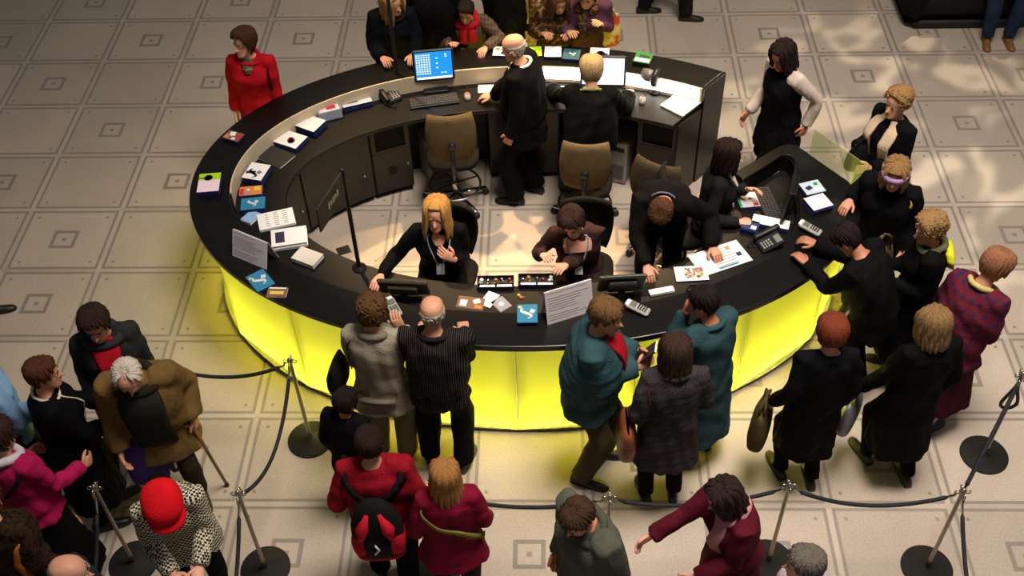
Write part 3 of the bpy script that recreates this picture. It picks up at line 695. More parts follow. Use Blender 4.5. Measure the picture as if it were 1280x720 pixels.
p = Person('woman with shoulder length blond hair and white badge seated in black behind counter', -.68, -1.17, 180, 1.68, 'f', lean=6, twist=4, head=(-10, -6, 0), sit=.58, Rh=('w', -1.10, -1.50, .93), Rn=(0, 0, 1), Lh=('w', -.56, -1.40, 1.00), Ln=(-.2, 1, .3), Ld=(.75, .1, .65), curl=(35, 25),
           top=T((11, 11, 13), hem=.0, t=.018), legs=dict(col=BK), hair=('long', (182, 136, 72)), skin=(222, 160, 130))
p.patch([(.51, -22, 22), (.46, -14, 14), (.42, -4, 4)], skinmat((222, 160, 130)), 'open_neckline'); p.lanyard(.20, (150, 160, 180))
p = Person('dark haired woman in brown low necked top seated with lanyard, hands over the trays', .38, -1.12, 176, 1.66, 'f', lean=12, side=5, twist=6, head=(-14, 14, 8), sit=.56, Rh=('w', .10, -1.36, 1.0), Lh=('w', .26, -1.47, 1.0), Rn=(0, .2, 1), Ln=(0, .2, 1),
           top=T((52, 34, 34), hem=.0, t=.016, name='blouse'), legs=dict(col=(36, 26, 28)), hair=('full', (44, 26, 20)), skin=(214, 158, 132))
p.patch([(.505, -48, 48), (.46, -38, 38), (.415, -32, 32), (.385, -30, 30)], skinmat((214, 158, 132)), 'open_neckline'); p.lanyard(.17, (130, 140, 160))
p = Person('person in black jacket bending low over the worktop and pointing at the map', 1.02, -.88, 170, 1.70, 'm', lean=42, hunch=16, head=(-12, 6, 0), Lh=('w', 1.36, -1.22, .945), Rh=('w', .86, -1.42, .95), Ln=(0, 0, 1), Rn=(0, .3, 1), Ld=('w', .35, -.8, -.1),
           top=T((12, 11, 12), hem=.16, t=.03), legs=dict(col=BK), hair=('short', (80, 50, 30)), skin=(196, 140, 112))
p.collar(cloth((96, 104, 128)), r=.007, name='shirt_collar')
p = Person('woman with long dark hair and fringe in charcoal suit seated at the wing desk', 1.42, -.68, -96, 1.66, 'f', lean=5, head=(-4, 2, 0), sit=.66, Rh=('w', 1.60, -.94, .935), Rn=(0, 0, 1), Lh=('w', 1.68, -.66, 1.02), Ln=(-.5, .3, .6),
           feet=[(-.10, .30, 5, .2), (.10, .28, -5, .2)], top=T((28, 27, 26), hem=.0, t=.022), legs=dict(col=(26, 25, 26)), hair=('bob', (34, 19, 16)), skin=(214, 158, 132))
s_ = MB(); p.patch([(.505, -16, 16), (.44, -9, 9), (.36, -2, 2)], cloth((210, 205, 205))); p.lanyard(.16, (40, 40, 46))
# visitors along the back
p = Person('woman in bright red coat with short brown hair standing alone behind the counter rim', -2.40, .68, 178, 1.66, 'f', head=(-34, 0, 0), top=T((176, 20, 32), hem=.30, t=.024, name='coat', flare=.05), legs=dict(col=CHAR), hair=('full', (72, 44, 30)), skin=(222, 160, 134), Lh=(-.22, .14, .86), Rh=(.24, .02, .82))
p.patch([(.515, -26, 26), (.47, -16, 16), (.41, -3, 3)], cloth((60, 56, 40), pattern='blotch', col2=(150, 140, 100), scale=60), 'scarf'); p.collar(cloth((178, 20, 32)), r=.018)
p.strap([(.50, -70), (.40, -55), (.25, -62), (.05, -80)], cloth((40, 14, 16)), .02)
p = Person('woman with long fair hair in dark navy coat leaning on the back counter', -1.27, 1.46, 192, 1.66, 'f', lean=18, head=(38, 0, 0), Lh=('w', -1.06, 1.10, 1.10), Rh=('w', -1.33, 1.06, 1.10), Ln=(0, 0, 1), Rn=(0, 0, 1), top=T((13, 14, 21), hem=.35, t=.035, name='coat'), legs=dict(col=BK), hair=('long', (172, 132, 76)))
p.scarf(cloth((24, 24, 28)), r=.03)
p = Person('child with dark hair and red scarf leaning an arm on the back counter', -.60, 1.62, 182, 1.46, 'm', lean=22, head=(-8, 2, 0), Lh=('w', -.42, 1.22, 1.085), Ln=(0, 0, 1), Ld=('w', -.3, -.9, 0), Rh=('w', -.74, 1.27, 1.09), Rn=(0, 0, 1), Lp=(-1, -.2, -.3), top=T((96, 82, 66), hem=.14, t=.024, pattern='plaid', col2=(60, 40, 34), scale=9), legs=dict(col=CHAR), hair=('short', (40, 26, 20)), skin=(214, 156, 126))
p.scarf(cloth((176, 26, 40)), [(8, .30), (-10, .32)], r=.036)
p = Person('figure in long black coat standing beside the child with red scarf', -.88, 1.56, 176, 1.76, 'm', top=T((11, 10, 12), hem=.60, t=.035, name='coat'), legs=dict(col=BK), hair=('short', (50, 36, 26)))
p = Person('person in black coat stretching one arm towards the child with red scarf', -.26, 1.86, 176, 1.74, 'm', Rh=('w', -.70, 1.74, 1.42), top=T((11, 11, 12), hem=.45, t=.035, name='coat'), legs=dict(col=BK), hair=('short', (50, 36, 26)))
p = Person('woman in long cream coat standing behind the green leaflet', .06, 1.90, 180, 1.68, 'f', top=T((206, 180, 130), hem=.62, t=.03, name='coat', flare=.07), legs=dict(col=(150, 130, 80)), hair=('long', (110, 74, 42)))
p.scarf(cloth((92, 56, 42), pattern='blotch', col2=(170, 130, 80), scale=30), [(12, .0), (-14, .05)])
p = Person('woman with long brown hair and brown patterned coat bowed over back counter', .22, 1.62, 185, 1.60, 'f', lean=22, head=(10, 8, 0), Lh=('w', .34, 1.36, 1.12), Rh=('w', .10, 1.38, 1.12), Ln=(0, 0, 1), Rn=(0, 0, 1), top=T((54, 38, 28), hem=.3, t=.03, name='coat', pattern='blotch', col2=(128, 96, 50), scale=22), legs=dict(col=BK), hair=('long', (96, 66, 34)))
p = Person('woman in plum jacket reaching over the back counter beside pale yellow bag', .50, 1.60, 178, 1.64, 'f', lean=18, head=(-12, 8, 0), Rh=('w', .33, 1.34, 1.16), Lh=('w', .62, 1.40, 1.20), Rn=(0, .3, 1), Ln=(0, .5, 1), top=T((82, 52, 70), hem=.16, t=.026), legs=dict(col=(36, 34, 48)), hair=('full', (58, 34, 28)), skin=(224, 168, 120))
p.scarf(cloth((60, 46, 34), pattern='blotch', col2=(120, 100, 60), scale=40), [(10, .15)])
p = Person('person in black trousers walking past beyond the back arm, shoes on bare floor', 1.42, 3.42, -90, 1.76, 'm', feet=[(-.08, -.22, 4), (.08, .22, -4)], top=T((24, 24, 28), hem=.2, t=.03), legs=dict(col=(20, 20, 23), flare=.02), hair=('short', (60, 42, 30)))
p = Person('person with dark bob in black waistcoat over cream sleeves walking on open floor', 2.12, .46, 118, 1.68, 'f', lean=5, head=(10, 18, 0), stride=.35, Rh=(.16, .22, .92), Lh=(-.24, -.10, .92), top=T((13, 13, 15), hem=.30, t=.028, name='waistcoat', sleeve_col=(206, 190, 176)), legs=dict(col=BK), hair=('bob', (34, 24, 22)), skin=(190, 120, 90))
p = Person('woman with curly fair hair, black coat and long cream scarf by the acrylic screen', 2.84, -.24, 118, 1.66, 'f', head=(6, 4, 0), Rh=(.12, .22, 1.13), Lh=(-.10, .24, 1.08), top=T((11, 11, 15), hem=.35, t=.032, name='coat'), legs=dict(col=BK), hair=('curly', (158, 120, 74)), skin=(218, 158, 124))
p.patch([(.52, 14, 52), (.44, 10, 44), (.34, 12, 42), (.2, 14, 42), (.05, 16, 42)], cloth((212, 186, 156)), 'scarf', off=.02); p.patch([(.52, -52, -14), (.44, -44, -10), (.34, -42, -12), (.2, -42, -14), (.05, -42, -16)], cloth((212, 186, 156)), 'scarf', off=.02)
s16 = p
p = Person('woman with lilac headband on fair hair in dark coat, yellow bag strap on shoulder', 2.66, -1.00, 152, 1.66, 'f', lean=6, head=(8, 14, 0), Rh=('w', 2.42, -.90, 1.12), Rn=(0, 0, 1), top=T((13, 12, 15), hem=.30, t=.030, name='coat'), legs=dict(col=BK), hair=('bob', (146, 110, 66)), skin=(206, 144, 112))
p.strap([(.40, -60), (.475, -70), (.49, -90), (.47, -115), (.36, -135)], cloth((170, 150, 50)), .03)
mb = MB(); mb.loft([np.array([hpoint(a, z, o_) for a in np.linspace(0, 360, 33)[:-1]]) for z, o_ in ((.034, .010), (.040, .030), (.074, .036), (.086, .026))], cap=False); p.headpart(mb, 'headband', cloth((184, 150, 200)))
s17 = p
p = Person('dark haired person in black jacket leaning over the counter and holding a paper', 2.40, -1.80, 52, 1.66, 'm', lean=22, hunch=10, head=(0, 26, 0), Lh=('w', 1.98, -1.56, 1.10), Rh=('w', 2.08, -1.38, 1.12), Ln=(0, -.3, 1), Rn=(0, -.2, 1), top=T((12, 11, 12), hem=.16, t=.032), legs=dict(col=BK), hair=('short', (34, 22, 18)), skin=(176, 118, 90), stride=.15)
p = Person('woman with short curly fair hair in long black coat holding a white paper', 2.78, -1.66, 78, 1.66, 'f', head=(16, 16, 0), Lh=('w', 2.56, -1.72, 1.06), Rh=('w', 2.56, -1.54, 1.06), Ln=(-.8, .1, .5), Rn=(.8, .1, .5), top=T((10, 10, 11), hem=.62, t=.026, name='coat', flare=.05), legs=dict(col=BK), hair=('curly', (150, 118, 74)), skin=(220, 152, 116))
p.scarf(cloth((96, 96, 66)), r=.026); p.patch([(.47, 150, 195), (.42, 146, 200), (.36, 150, 196)], cloth((206, 206, 40)), 'hood_lining', off=.05, th=.05)
s19 = p
p = Person('person in maroon plaid wrap and dark red skirt walking away', 2.98, -2.06, -52, 1.66, 'f', lean=12, head=(-8, 14, 0), stride=.3, Rh=(.12, .25, 1.0), Lh=(-.14, .26, 1.0), top=T((96, 30, 42), hem=.16, t=.036, name='wrap', pattern='plaid', col2=(46, 36, 66), scale=5, loose=.03), legs=dict(kind='skirt', col=(58, 16, 22), len=.62), hair=('full', (150, 100, 72)), skin=(206, 150, 124))
p.scarf(cloth((190, 176, 110)), r=.02)
p = Person('person with fair hair in long black coat carrying a grey bag with yellow handles', 2.56, -2.56, 14, 1.66, 'f', head=(20, 12, 0), stride=.25, Lh=(-.30, .16, .86), top=T((9, 9, 10), hem=.55, t=.024, name='coat', flare=.04), legs=dict(col=BK), hair=('bob', (132, 102, 66)), skin=(214, 160, 130))
s21 = p
p = Person('red haired person in black knee length coat with olive shoulder bag by glowing panel', 1.90, -2.64, 8, 1.66, 'f', head=(-10, 10, 0), Lh=(-.27, .06, .90), top=T((10, 10, 12), hem=.50, t=.022, name='coat', flare=.03), legs=dict(col=BK), hair=('full', (112, 52, 30)), stride=.12)
s22 = p
# visitors at the front
p = Person('woman with curly brown hair in grey wool jacket and khaki trousers at the counter', -1.00, -2.46, -4, 1.66, 'f', head=(-4, 10, 0), Rh=(.17, .10, 1.36), Rp=(.7, -.1, -.9), Rd=(-.35, .1, 1), Rn=(0, -1, .2), Lh=('w', -1.08, -2.20, 1.07), Ln=(0, 0, 1), top=T((146, 137, 120), hem=.22, t=.028, flare=.05), legs=dict(col=(112, 104, 70), flare=.02), hair=('curly', (88, 62, 34)), shoes=(96, 84, 58))
p.collar(cloth((116, 108, 94)), r=.028); p.patch([(-.035, 150, 210), (-.06, 148, 212), (-.075, 150, 210)], cloth((116, 108, 94)), 'half_belt', off=.022, th=.02)
p.strap([(.36, -40), (.45, -62), (.485, -80), (.47, -110), (.36, -125), (.2, -115)], cloth((22, 24, 34)), .022); s23 = p
p = Person('balding man in black ribbed jumper and black trousers at the counter', -.60, -2.52, -2, 1.72, 'm', head=(0, 10, 0), Lh=('w', -.74, -2.18, 1.08), Rh=('w', -.44, -2.18, 1.08), Ln=(0, 0, 1), Rn=(0, 0, 1), feet=[(-.13, .02, 16), (.12, -.02, -16)], top=T((15, 14, 14), hem=.13, t=.024, name='jumper', pattern='stripe', col2=(74, 66, 60), scale=22), legs=dict(col=(12, 11, 12), flare=.02), hair=('bald', (168, 158, 142)), fat=.035, shoes=(48, 40, 34))
p.collar(cloth((30, 28, 28)), r=.018)
p = Person('bearded man in teal fleece with red scarf reading a small booklet', .42, -2.56, -100, 1.80, 'm', lean=4, head=(-6, 8, 0), fat=.02, Lh=('w', .72, -2.46, 1.20), Rh=('w', .70, -2.58, 1.17), Ln=(-.7, .5, .3), Rn=(.7, .5, .3), curl=(45, 45), feet=[(-.12, .05, 8), (.12, -.03, -8)], top=T((46, 74, 78), hem=.18, t=.042, name='fleece', loose=.03), legs=dict(col=(66, 58, 40), flare=.02), hair=('short', (104, 76, 44)), skin=(206, 146, 116), shoes=(40, 30, 24))
p.patch([(.52, -30, 30), (.46, -18, 18), (.36, -10, 10), (.2, -7, 7), (.02, -5, 5)], cloth((160, 24, 36)), 'scarf'); mb = MB(); mb.loft([np.array([hpoint(a, z, o_) for a in np.linspace(-78, 78, 20)]+[hpoint(a, z, -.02) for a in np.linspace(78, -78, 20)]) for z, o_ in ((-.117, .004), (-.105, .010), (-.085, .008), (-.070, -.001))]); p.headpart(mb, 'beard', hairmat((150, 128, 100))); s25 = p
p = Person('woman with smooth brown hair in dark grey tweed coat with russet shoulder bag', .92, -2.80, 6, 1.66, 'f', head=(4, 8, 0), Lh=(-.23, .08, .92), Rh=(.20, .24, 1.05), top=T((62, 58, 58), hem=.40, t=.033, name='coat', flare=.05, pattern='check', col2=(40, 38, 40), scale=110), legs=dict(col=(14, 13, 14), flare=.015), hair=('bob', (56, 38, 28)), shoes=(20, 18, 18))
p.collar(cloth((58, 54, 54)), r=.026); p.strap([(.30, -28), (.43, -52), (.485, -76), (.47, -112), (.34, -128), (.12, -112), (.0, -98)], cloth((96, 48, 26)), .03); s26 = p
p = Person('person with short dark hair in long teal coat with hand to chin at counter', 1.20, -2.40, 38, 1.66, 'f', lean=4, head=(12, 22, 0), Lh=(-.05, .22, 1.40), Lp=(-.5, .1, -1), Ld=(.1, -.1, 1), Ln=(-.6, .6, 0), Rh=(.08, .26, 1.10), top=T((42, 68, 72), hem=.62, t=.032, name='coat', flare=.07), legs=dict(col=BK), hair=('short', (30, 22, 20)), skin=(190, 120, 92))
p.collar(cloth((42, 74, 78)), r=.022); p.patch([(.52, -34, 34), (.47, -20, 20), (.42, -6, 6)], cloth((120, 26, 36)), 'scarf')
p = Person('child with dark hair in black jacket behind the red jumper man', -1.17, -2.90, -18, 1.28, 'f', head=(-22, 10, 0), top=T((10, 9, 11), hem=.24, t=.036, name='coat'), legs=dict(col=BK), hair=('full', (30, 22, 20)), skin=(190, 130, 100))
p = Person('person in red jumper and black trousers wearing a red and black backpack', -.90, -3.46, 4, 1.62, 'm', head=(4, 8, 0), Lh=(-.30, .10, .92), Rh=(.30, .10, .92), stride=.12, top=T((134, 18, 32), hem=.13, t=.03, name='jumper', loose=.015), legs=dict(col=BK, flare=.02), hair=('short', (40, 24, 20)))
s29 = p
for g in (-1, 1): p.strap([(.30, 50*g), (.42, 58*g), (.48, 72*g), (.475, 108*g), (.44, 145*g), (.36, 166*g)], cloth((20, 20, 22)), .07, .02, off=.03)
p = Person('girl with long fair hair in crimson jacket with olive cross strap', -.46, -3.60, 8, 1.50, 'f', head=(4, 6, 0), Lh=(-.28, .10, .92), Rh=(.24, .14, .92), stride=.1, top=T((112, 16, 40), hem=.22, t=.034, flare=.07), legs=dict(col=(40, 36, 44)), hair=('long', (160, 112, 62)))
p.strap([(.46, -60), (.47, -100), (.40, -140), (.28, -185), (.14, -225), (.02, -262)], cloth((120, 112, 52)), .04, off=.03)
p = Person('man with brown hair in grey green jacket walking by the rope', .37, -3.88, 128, 1.72, 'm', lean=6, head=(10, 22, 0), stride=.25, top=T((80, 82, 72), hem=.18, t=.034), legs=dict(col=CHAR), hair=('short', (66, 46, 32)), skin=(214, 140, 104))
p.collar(cloth((70, 72, 64)), r=.026)
p = Person('woman with dark hair in maroon coat and pink scarf reaching out an arm', 1.22, -3.72, 108, 1.62, 'f', lean=10, head=(0, 16, 0), stride=.25, Rh=(.16, .48, 1.05), Lh=(-.14, .30, .95), top=T((84, 20, 34), hem=.32, t=.032, name='coat'), legs=dict(col=(50, 48, 44)), hair=('bob', (44, 30, 28)), skin=(222, 158, 134))
p.scarf(cloth((190, 130, 130)), [(-20, .20)], r=.030)
p = Person('grey haired person in pale lilac shirt beside a barrier post', 1.50, -4.24, 70, 1.68, 'm', head=(10, 8, 0), top=T((196, 178, 190), hem=.12, t=.022, name='shirt'), legs=dict(col=CHAR), hair=('short', (104, 96, 88)), skin=(222, 150, 110))
p = Person('woman in red cap and black and cream houndstooth coat stooping forward', -2.12, -3.60, -158, 1.62, 'f', lean=24, hunch=6, head=(0, -4, 0), Rh=('w', -2.06, -3.98, .98), Lh=('w', -1.92, -3.92, .96), Rn=(.3, .3, 1), Ln=(-.3, .3, 1), top=T((206, 198, 172), hem=.30, t=.036, name='coat', pattern='check', col2=(28, 25, 24), scale=66, wr=.003), legs=dict(col=BK), hair=('short', (70, 60, 50)), skin=(214, 158, 130))
mb = MB(); mb.loft([np.array([hpoint(a, z, o_)+(0, 0, dz) for a in np.linspace(0, 360, 33)[:-1]]) for z, o_, dz in ((.030, .022, 0), (.036, .036, 0), (.06, .052, .004), (.085, .052, .018), (.104, .044, .030), (.115, .022, .042), (.1175, .002, .044))])
mb.loft([np.array([hpoint(a, .040, .02+(o_-.02)*math.cos(rad(a)))+(0, 0, -o_*.35) for a in np.linspace(-75, 75, 17)]+[hpoint(a, .034, .02+(o_-.02)*math.cos(rad(a)))+(0, 0, -o_*.35-.004) for a in np.linspace(75, -75, 17)]) for o_ in (.022, .05, .075, .095)])
p.headpart(mb, 'cap', cloth((204, 20, 30))); p.strap([(.30, 95), (.15, 100), (.0, 104), (-.10, 106)], cloth((150, 24, 28)), .05, off=.05); s34 = p
p = Person('balding grey man with glasses standing at a barrier post', -2.42, -4.32, -72, 1.70, 'm', head=(-6, 10, 0), top=T((40, 38, 40), hem=.15, t=.03), legs=dict(col=BK), hair=('bald', (150, 142, 132)), skin=(206, 150, 124)); p.glasses()
p = Person('white haired man in tan waxed jacket leaning on a walking cane', -2.46, -2.82, 196, 1.74, 'm', lean=10, hunch=6, head=(-4, 20, 0), Lh=('w', -2.22, -2.80, .93), Ln=(-.5, .3, .8), Ld=('w', .1, .1, -1), Rh=(.24, .16, .88), curl=(60, 30), top=T((108, 84, 48), hem=.30, t=.042, flare=.05, loose=.02), legs=dict(col=(44, 38, 26)), hair=('receding', (206, 196, 180)), skin=(210, 150, 124), fat=.02)
p.patch([(.52, -40, 40), (.42, -30, 30), (.28, -26, 26), (.12, -26, 26), (-.10, -28, 28)], cloth((40, 40, 32)), 'waistcoat_front', off=.018); p.collar(cloth((40, 34, 24)), r=.03); s36 = p
p = Person('dark haired person in charcoal hooded jacket with red shirt beside tan jacket man', -2.78, -2.46, 200, 1.68, 'f', lean=4, head=(-8, 12, 0), top=T((42, 42, 44), hem=.22, t=.036), legs=dict(col=BK), hair=('full', (46, 30, 24)), skin=(190, 132, 102), Lh=(-.16, .22, .95), Rh=(.20, .16, .9))
p.patch([(.51, -36, 36), (.44, -22, 22), (.34, -16, 16), (.22, -10, 10)], cloth((176, 22, 38))); p.collar(cloth((48, 48, 50)), r=.034)
p = Person('brown haired woman in long black coat with cream piping, violet bag in hand', -3.00, -2.96, -62, 1.68, 'f', head=(-4, 8, 0), Rh=(.10, .34, 1.02), Lh=(-.08, .34, 1.04), top=T((10, 10, 12), hem=.60, t=.030, name='coat', flare=.05), legs=dict(col=BK), hair=('short', (82, 46, 30)), skin=(206, 146, 116), stride=.12)
p.collar(cloth((210, 200, 170)), r=.010, v=.512, name='cream_piping'); p.strap([(.50, 22), (.40, 8), (.25, 4), (.05, 4)], cloth((210, 200, 170)), .008, name='cream_piping', off=.012); s38 = p
p = Person('person in magenta jumper and long black skirt with dark shoulder strap', -3.12, -3.42, -20, 1.64, 'f', head=(-6, 8, 0), Rh=(.22, .30, 1.02), Lh=(-.2, .26, 1.0), top=T((166, 26, 78), hem=.10, t=.024, name='jumper'), legs=dict(kind='skirt', col=BK, len=.78, flare=.12), hair=('full', (58, 34, 30)))
p.scarf(cloth((196, 190, 196)), r=.03); p.strap([(.45, 45), (.485, 70), (.47, 112), (.36, 150), (.18, 190)], cloth((30, 20, 40)), .025)
p = Person('person in dark brown furry coat with orange strap', -3.04, -3.86, -10, 1.62, 'f', head=(0, 8, 0), top=T((52, 36, 24), hem=.40, t=.05, name='coat', pattern='blotch', col2=(26, 18, 14), scale=30, wr=.009), legs=dict(col=BK), hair=('full', (92, 60, 40)))
p.strap([(.46, 70), (.42, 125), (.28, 138), (.1, 128)], cloth((170, 100, 36)), .04, off=.03)
p = Person('person in pale blue shirt with bent arm standing by the black coat with piping', -3.48, -2.82, -50, 1.70, 'm', Rh=(.10, .24, 1.05), Rp=(1, -.4, -.4), top=T((128, 168, 206), hem=.12, t=.022, name='shirt'), legs=dict(col=(40, 40, 50)), hair=('short', (60, 44, 32)))
p = Person('person in black shoes and trousers walking on the bare floor beyond the queue', -4.62, -1.12, -80, 1.72, 'm', feet=[(-.10, .10, 6), (.14, -.06, -6)], top=T((30, 30, 36), hem=.16, t=.03), legs=dict(col=BK), hair=('short', (60, 44, 32)))
p = Person('person in blue jeans and tan boots sitting on the dark sofa', 4.90, 3.28, 176, 1.72, 'm', lean=10, sit=.42, feet=[(-.11, .42, 6), (.11, .44, -6)], Lh=(-.1, .3, .62), Rh=(.1, .3, .62), top=T((40, 30, 32), hem=0, t=.03), legs=dict(col=(36, 46, 70)), hair=('short', (60, 44, 32)), shoes=(128, 84, 44))

# ------------------------------------------------------------------ bags and carried things
def bag(name, label, loc, rz, dims, m, handle=None, hm=None, flap=False, cat='bag', soft=.75):
    t = thing(name, label, cat, loc, rz); w_, d_, h_ = dims; mb = MB(); R = []
    for q, s1, s2 in ((0, .72, .6), (.05, .92, .9), (.25, 1, 1), (.55, .96, .92), (.85, .86, soft*.7), (.98, .80, soft*.35), (1, .76, .12)):
        R.append(ring((0, 0, h_*q), np.array([1., 0, 0]), np.array([0, 1., 0]), w_/2*s1, d_/2*s2, 3))
    mb.loft(R); mb.obj('bag_body', m, t, True)
    if flap: MB().loft([ring((0, 0, h_*q), np.array([1., 0, 0]), np.array([0, 1., 0]), w_/2*s1+.006, d_/2*s2+.006, 3) for q, s1, s2 in ((.62, .95, .9), (.85, .87, soft*.72), (1.0, .78, .3))]).obj('flap', m, t, True)
    if handle:
        for s_ in (-1, 1):
            MB().tube([(-w_*.28, s_*d_*.12, h_*.93), (-w_*.22, s_*d_*.1, h_+handle*.7), (0, 0, h_+handle), (w_*.22, s_*d_*.1, h_+handle*.7), (w_*.28, s_*d_*.12, h_*.93)], .009, 7).obj('handle', hm or m, t, True)
    return t
LTH = mat('russet_leather', (120, 60, 30), .4, bump=.2, bscale=60, var=.25)
q = s26.world(s26.surf(-.06, -92, .09)); bag('shoulder_bag', 'russet leather shoulder bag hanging from the tweed coat woman', (q[0], q[1]-.02, .70), 92, (.30, .13, .28), LTH, flap=True)
q = s23.world(s23.surf(.10, -95, .10)); bag('shoulder_bag', 'black round shoulder bag at the side of the grey jacket woman', (q[0]-.02, q[1], .88), 80, (.26, .12, .24), cloth((22, 21, 20)))
W_ = s22.world(s22.arm['L'][2]); bag('shoulder_bag', 'olive brown soft bag held by the red haired person', (W_[0]-.05, W_[1]+.02, .46), 70, (.36, .14, .34), cloth((74, 64, 36)), .10)
W_ = s21.world(s21.arm['L'][2]); bag('carrier_bag', 'grey carrier bag with yellow handles held by long black coat', (W_[0]-.02, W_[1]+.03, .42), 60, (.34, .12, .30), mat('grey_plastic', (112, 112, 116), .35), .12, mat('yellow_handle', (205, 190, 40), .5))
q = s17.world(s17.surf(.05, -150, .10)); bag('shoulder_bag', 'striped brown bag hanging between headband woman and curly black coat', (2.56, -1.36, .70), 30, (.30, .13, .34), cloth((88, 78, 48), pattern='stripe', col2=(34, 28, 20), scale=12), .16)
W_ = s16.world((s16.arm['R'][2]+s16.arm['L'][2])/2+np.array([0, .08, 0])); bag('camera_bag', 'small black bag held in front of the cream scarf', (W_[0], W_[1], 1.00), 30, (.20, .11, .22), cloth((20, 20, 22)), .06)
W_ = s38.world(s38.arm['R'][2]); bag('tote_bag', 'violet cloth bag hanging from hand of black coat with piping', (W_[0]+.10, W_[1]-.08, .45), 20, (.26, .08, .42), cloth((70, 46, 106)), .10)
bag('carrier_bag', 'pale yellow printed plastic bag beside the plum jacket', (.68, 1.62, .82), 12, (.28, .08, .34), cloth((206, 186, 110), pattern='blotch', col2=(190, 70, 40), scale=9), .06)
bag('leaflet_bag', 'green and yellow printed bag under hands of the houndstooth coat', (-1.83, -4.02, .62), 20, (.24, .07, .26), cloth((60, 120, 60), pattern='blotch', col2=(190, 170, 60), scale=12), .05)
# backpack
bp = thing('backpack', 'red and black backpack worn on the red jumper', 'backpack', tuple(s29.world(s29.surf(.06, 180, .03))), 4)
mb = MB(); mb.loft([ring((0, -.075*k2, z), np.array([1., 0, 0]), np.array([0, 1., 0]), w_, d_, 2.8) for z, w_, d_, k2 in ((-.12, .10, .05, 1), (-.10, .145, .075, 1), (.02, .160, .090, 1), (.18, .150, .085, 1), (.30, .115, .065, .95), (.37, .07, .04, .9), (.39, .03, .015, .8))]); mb.obj('bag_body', cloth((24, 22, 24)), bp, True)
for g in (-1, 1): MB().loft([ring((g*.095, -.078, z), np.array([1., 0, 0]), np.array([0, 1., 0]), w_, d_, 2.6) for z, w_, d_ in ((-.08, .03, .05), (-.05, .064, .082), (.03, .070, .086), (.11, .054, .078), (.16, .02, .05))]).obj('side_pocket', cloth((176, 24, 40)), bp, True)
for g in (-1, 1): MB().tube([(g*.09, -.155, .12), (g*.075, -.145, .21), (g*.035, -.115, .33)], [.016, .042, .014], 8).obj('red_panel', cloth((190, 28, 44)), bp, True)
MB().loft([ring((0, -.135, z), np.array([1., 0, 0]), np.array([0, 1., 0]), w_, d_, 2.6) for z, w_, d_ in ((-.08, .07, .02), (-.06, .09, .040), (.08, .09, .045), (.12, .07, .02))]).obj('front_pocket', cloth((28, 26, 28)), bp, True)
MB().tube([(-.02, -.184, .0), (.01, -.186, .05), (-.01, -.18, .09)], .006, 6).obj('white_mark', WHITE, bp, True)
MB().loft([ring((0, -.075, z), np.array([1., 0, 0]), np.array([0, 1., 0]), .15, .08, 2.8) for z in (-.125, -.085)]).obj('base_trim', cloth((150, 26, 40)), bp, True)
# cane, booklet, sheet
W_ = s36.world(s36.arm['L'][2]); mb = MB(); c = thing('walking_cane', 'slim wooden walking cane held by the tan jacket man', 'cane', (-2.20, -2.72, 0))
top = W_-np.array([-2.20, -2.72, 0])+np.array([.0, -.03, -.08]); MB().tube([(0, 0, .02), tuple(top*.5), tuple(top)], [.011, .012, .013], 8).obj('shaft', mat('cane_wood', (120, 80, 44), .45), c, True)
MB().tube([tuple(top), tuple(top+(.0, 0, .03)), tuple(top+(-.03, -.02, .05)), tuple(top+(-.08, -.03, .045))], .013, 8).obj('grip', mat('cane_wood', (120, 80, 44), .45), c, True); MB().cyl((0, 0, 0), .015, .03, 10).obj('rubber_tip', DARK, c, True)
W_ = s25.world((s25.arm['L'][2]+s25.arm['R'][2])/2+np.array([0, .07, .05])); o = thing('booklet', 'small dark booklet held by bearded man in teal fleece', 'booklet', tuple(W_), -100)
MB().rbox((0, 0, .03), (.10, .012, .15), .003, Rx(-35)).obj('cover', mat('booklet_dark', (50, 36, 36), .4), o); MB().box((0, .004, .034), (.095, .01, .146), R=Rx(-35)).obj('pages', WHITE, o)
W_ = s19.world((s19.arm['L'][2]+s19.arm['R'][2])/2+np.array([0, .10, .02])); o = MB().box((0, 0, 0), (.15, .20, .004), R=Rx(18)).obj('paper_sheet', mat('bright_paper', (240, 236, 240), .5)); o.location = W_; o.rotation_euler.z = rad(78); tag(o, 'white sheet held by short curly haired woman in black coat', 'paper')
# sofa
SF = cloth((24, 20, 20)); t = thing('sofa', 'round edged black sofa on bare floor with a person in jeans', 'sofa', (4.75, 3.45, 0))
MB().rbox((0, 0, .22), (1.5, .75, .24), .10).obj('seat', SF, t, True); MB().rbox((0, .40, .45), (1.5, .22, .70), .10).obj('backrest', SF, t, True)
for g in (-1, 1): MB().rbox((g*.70, 0, .30), (.24, .8, .50), .10).obj('armrest', SF, t, True)
MB().rbox((0, 0, .05), (1.4, .7, .10), .02).obj('base', DARK, t)
flush()
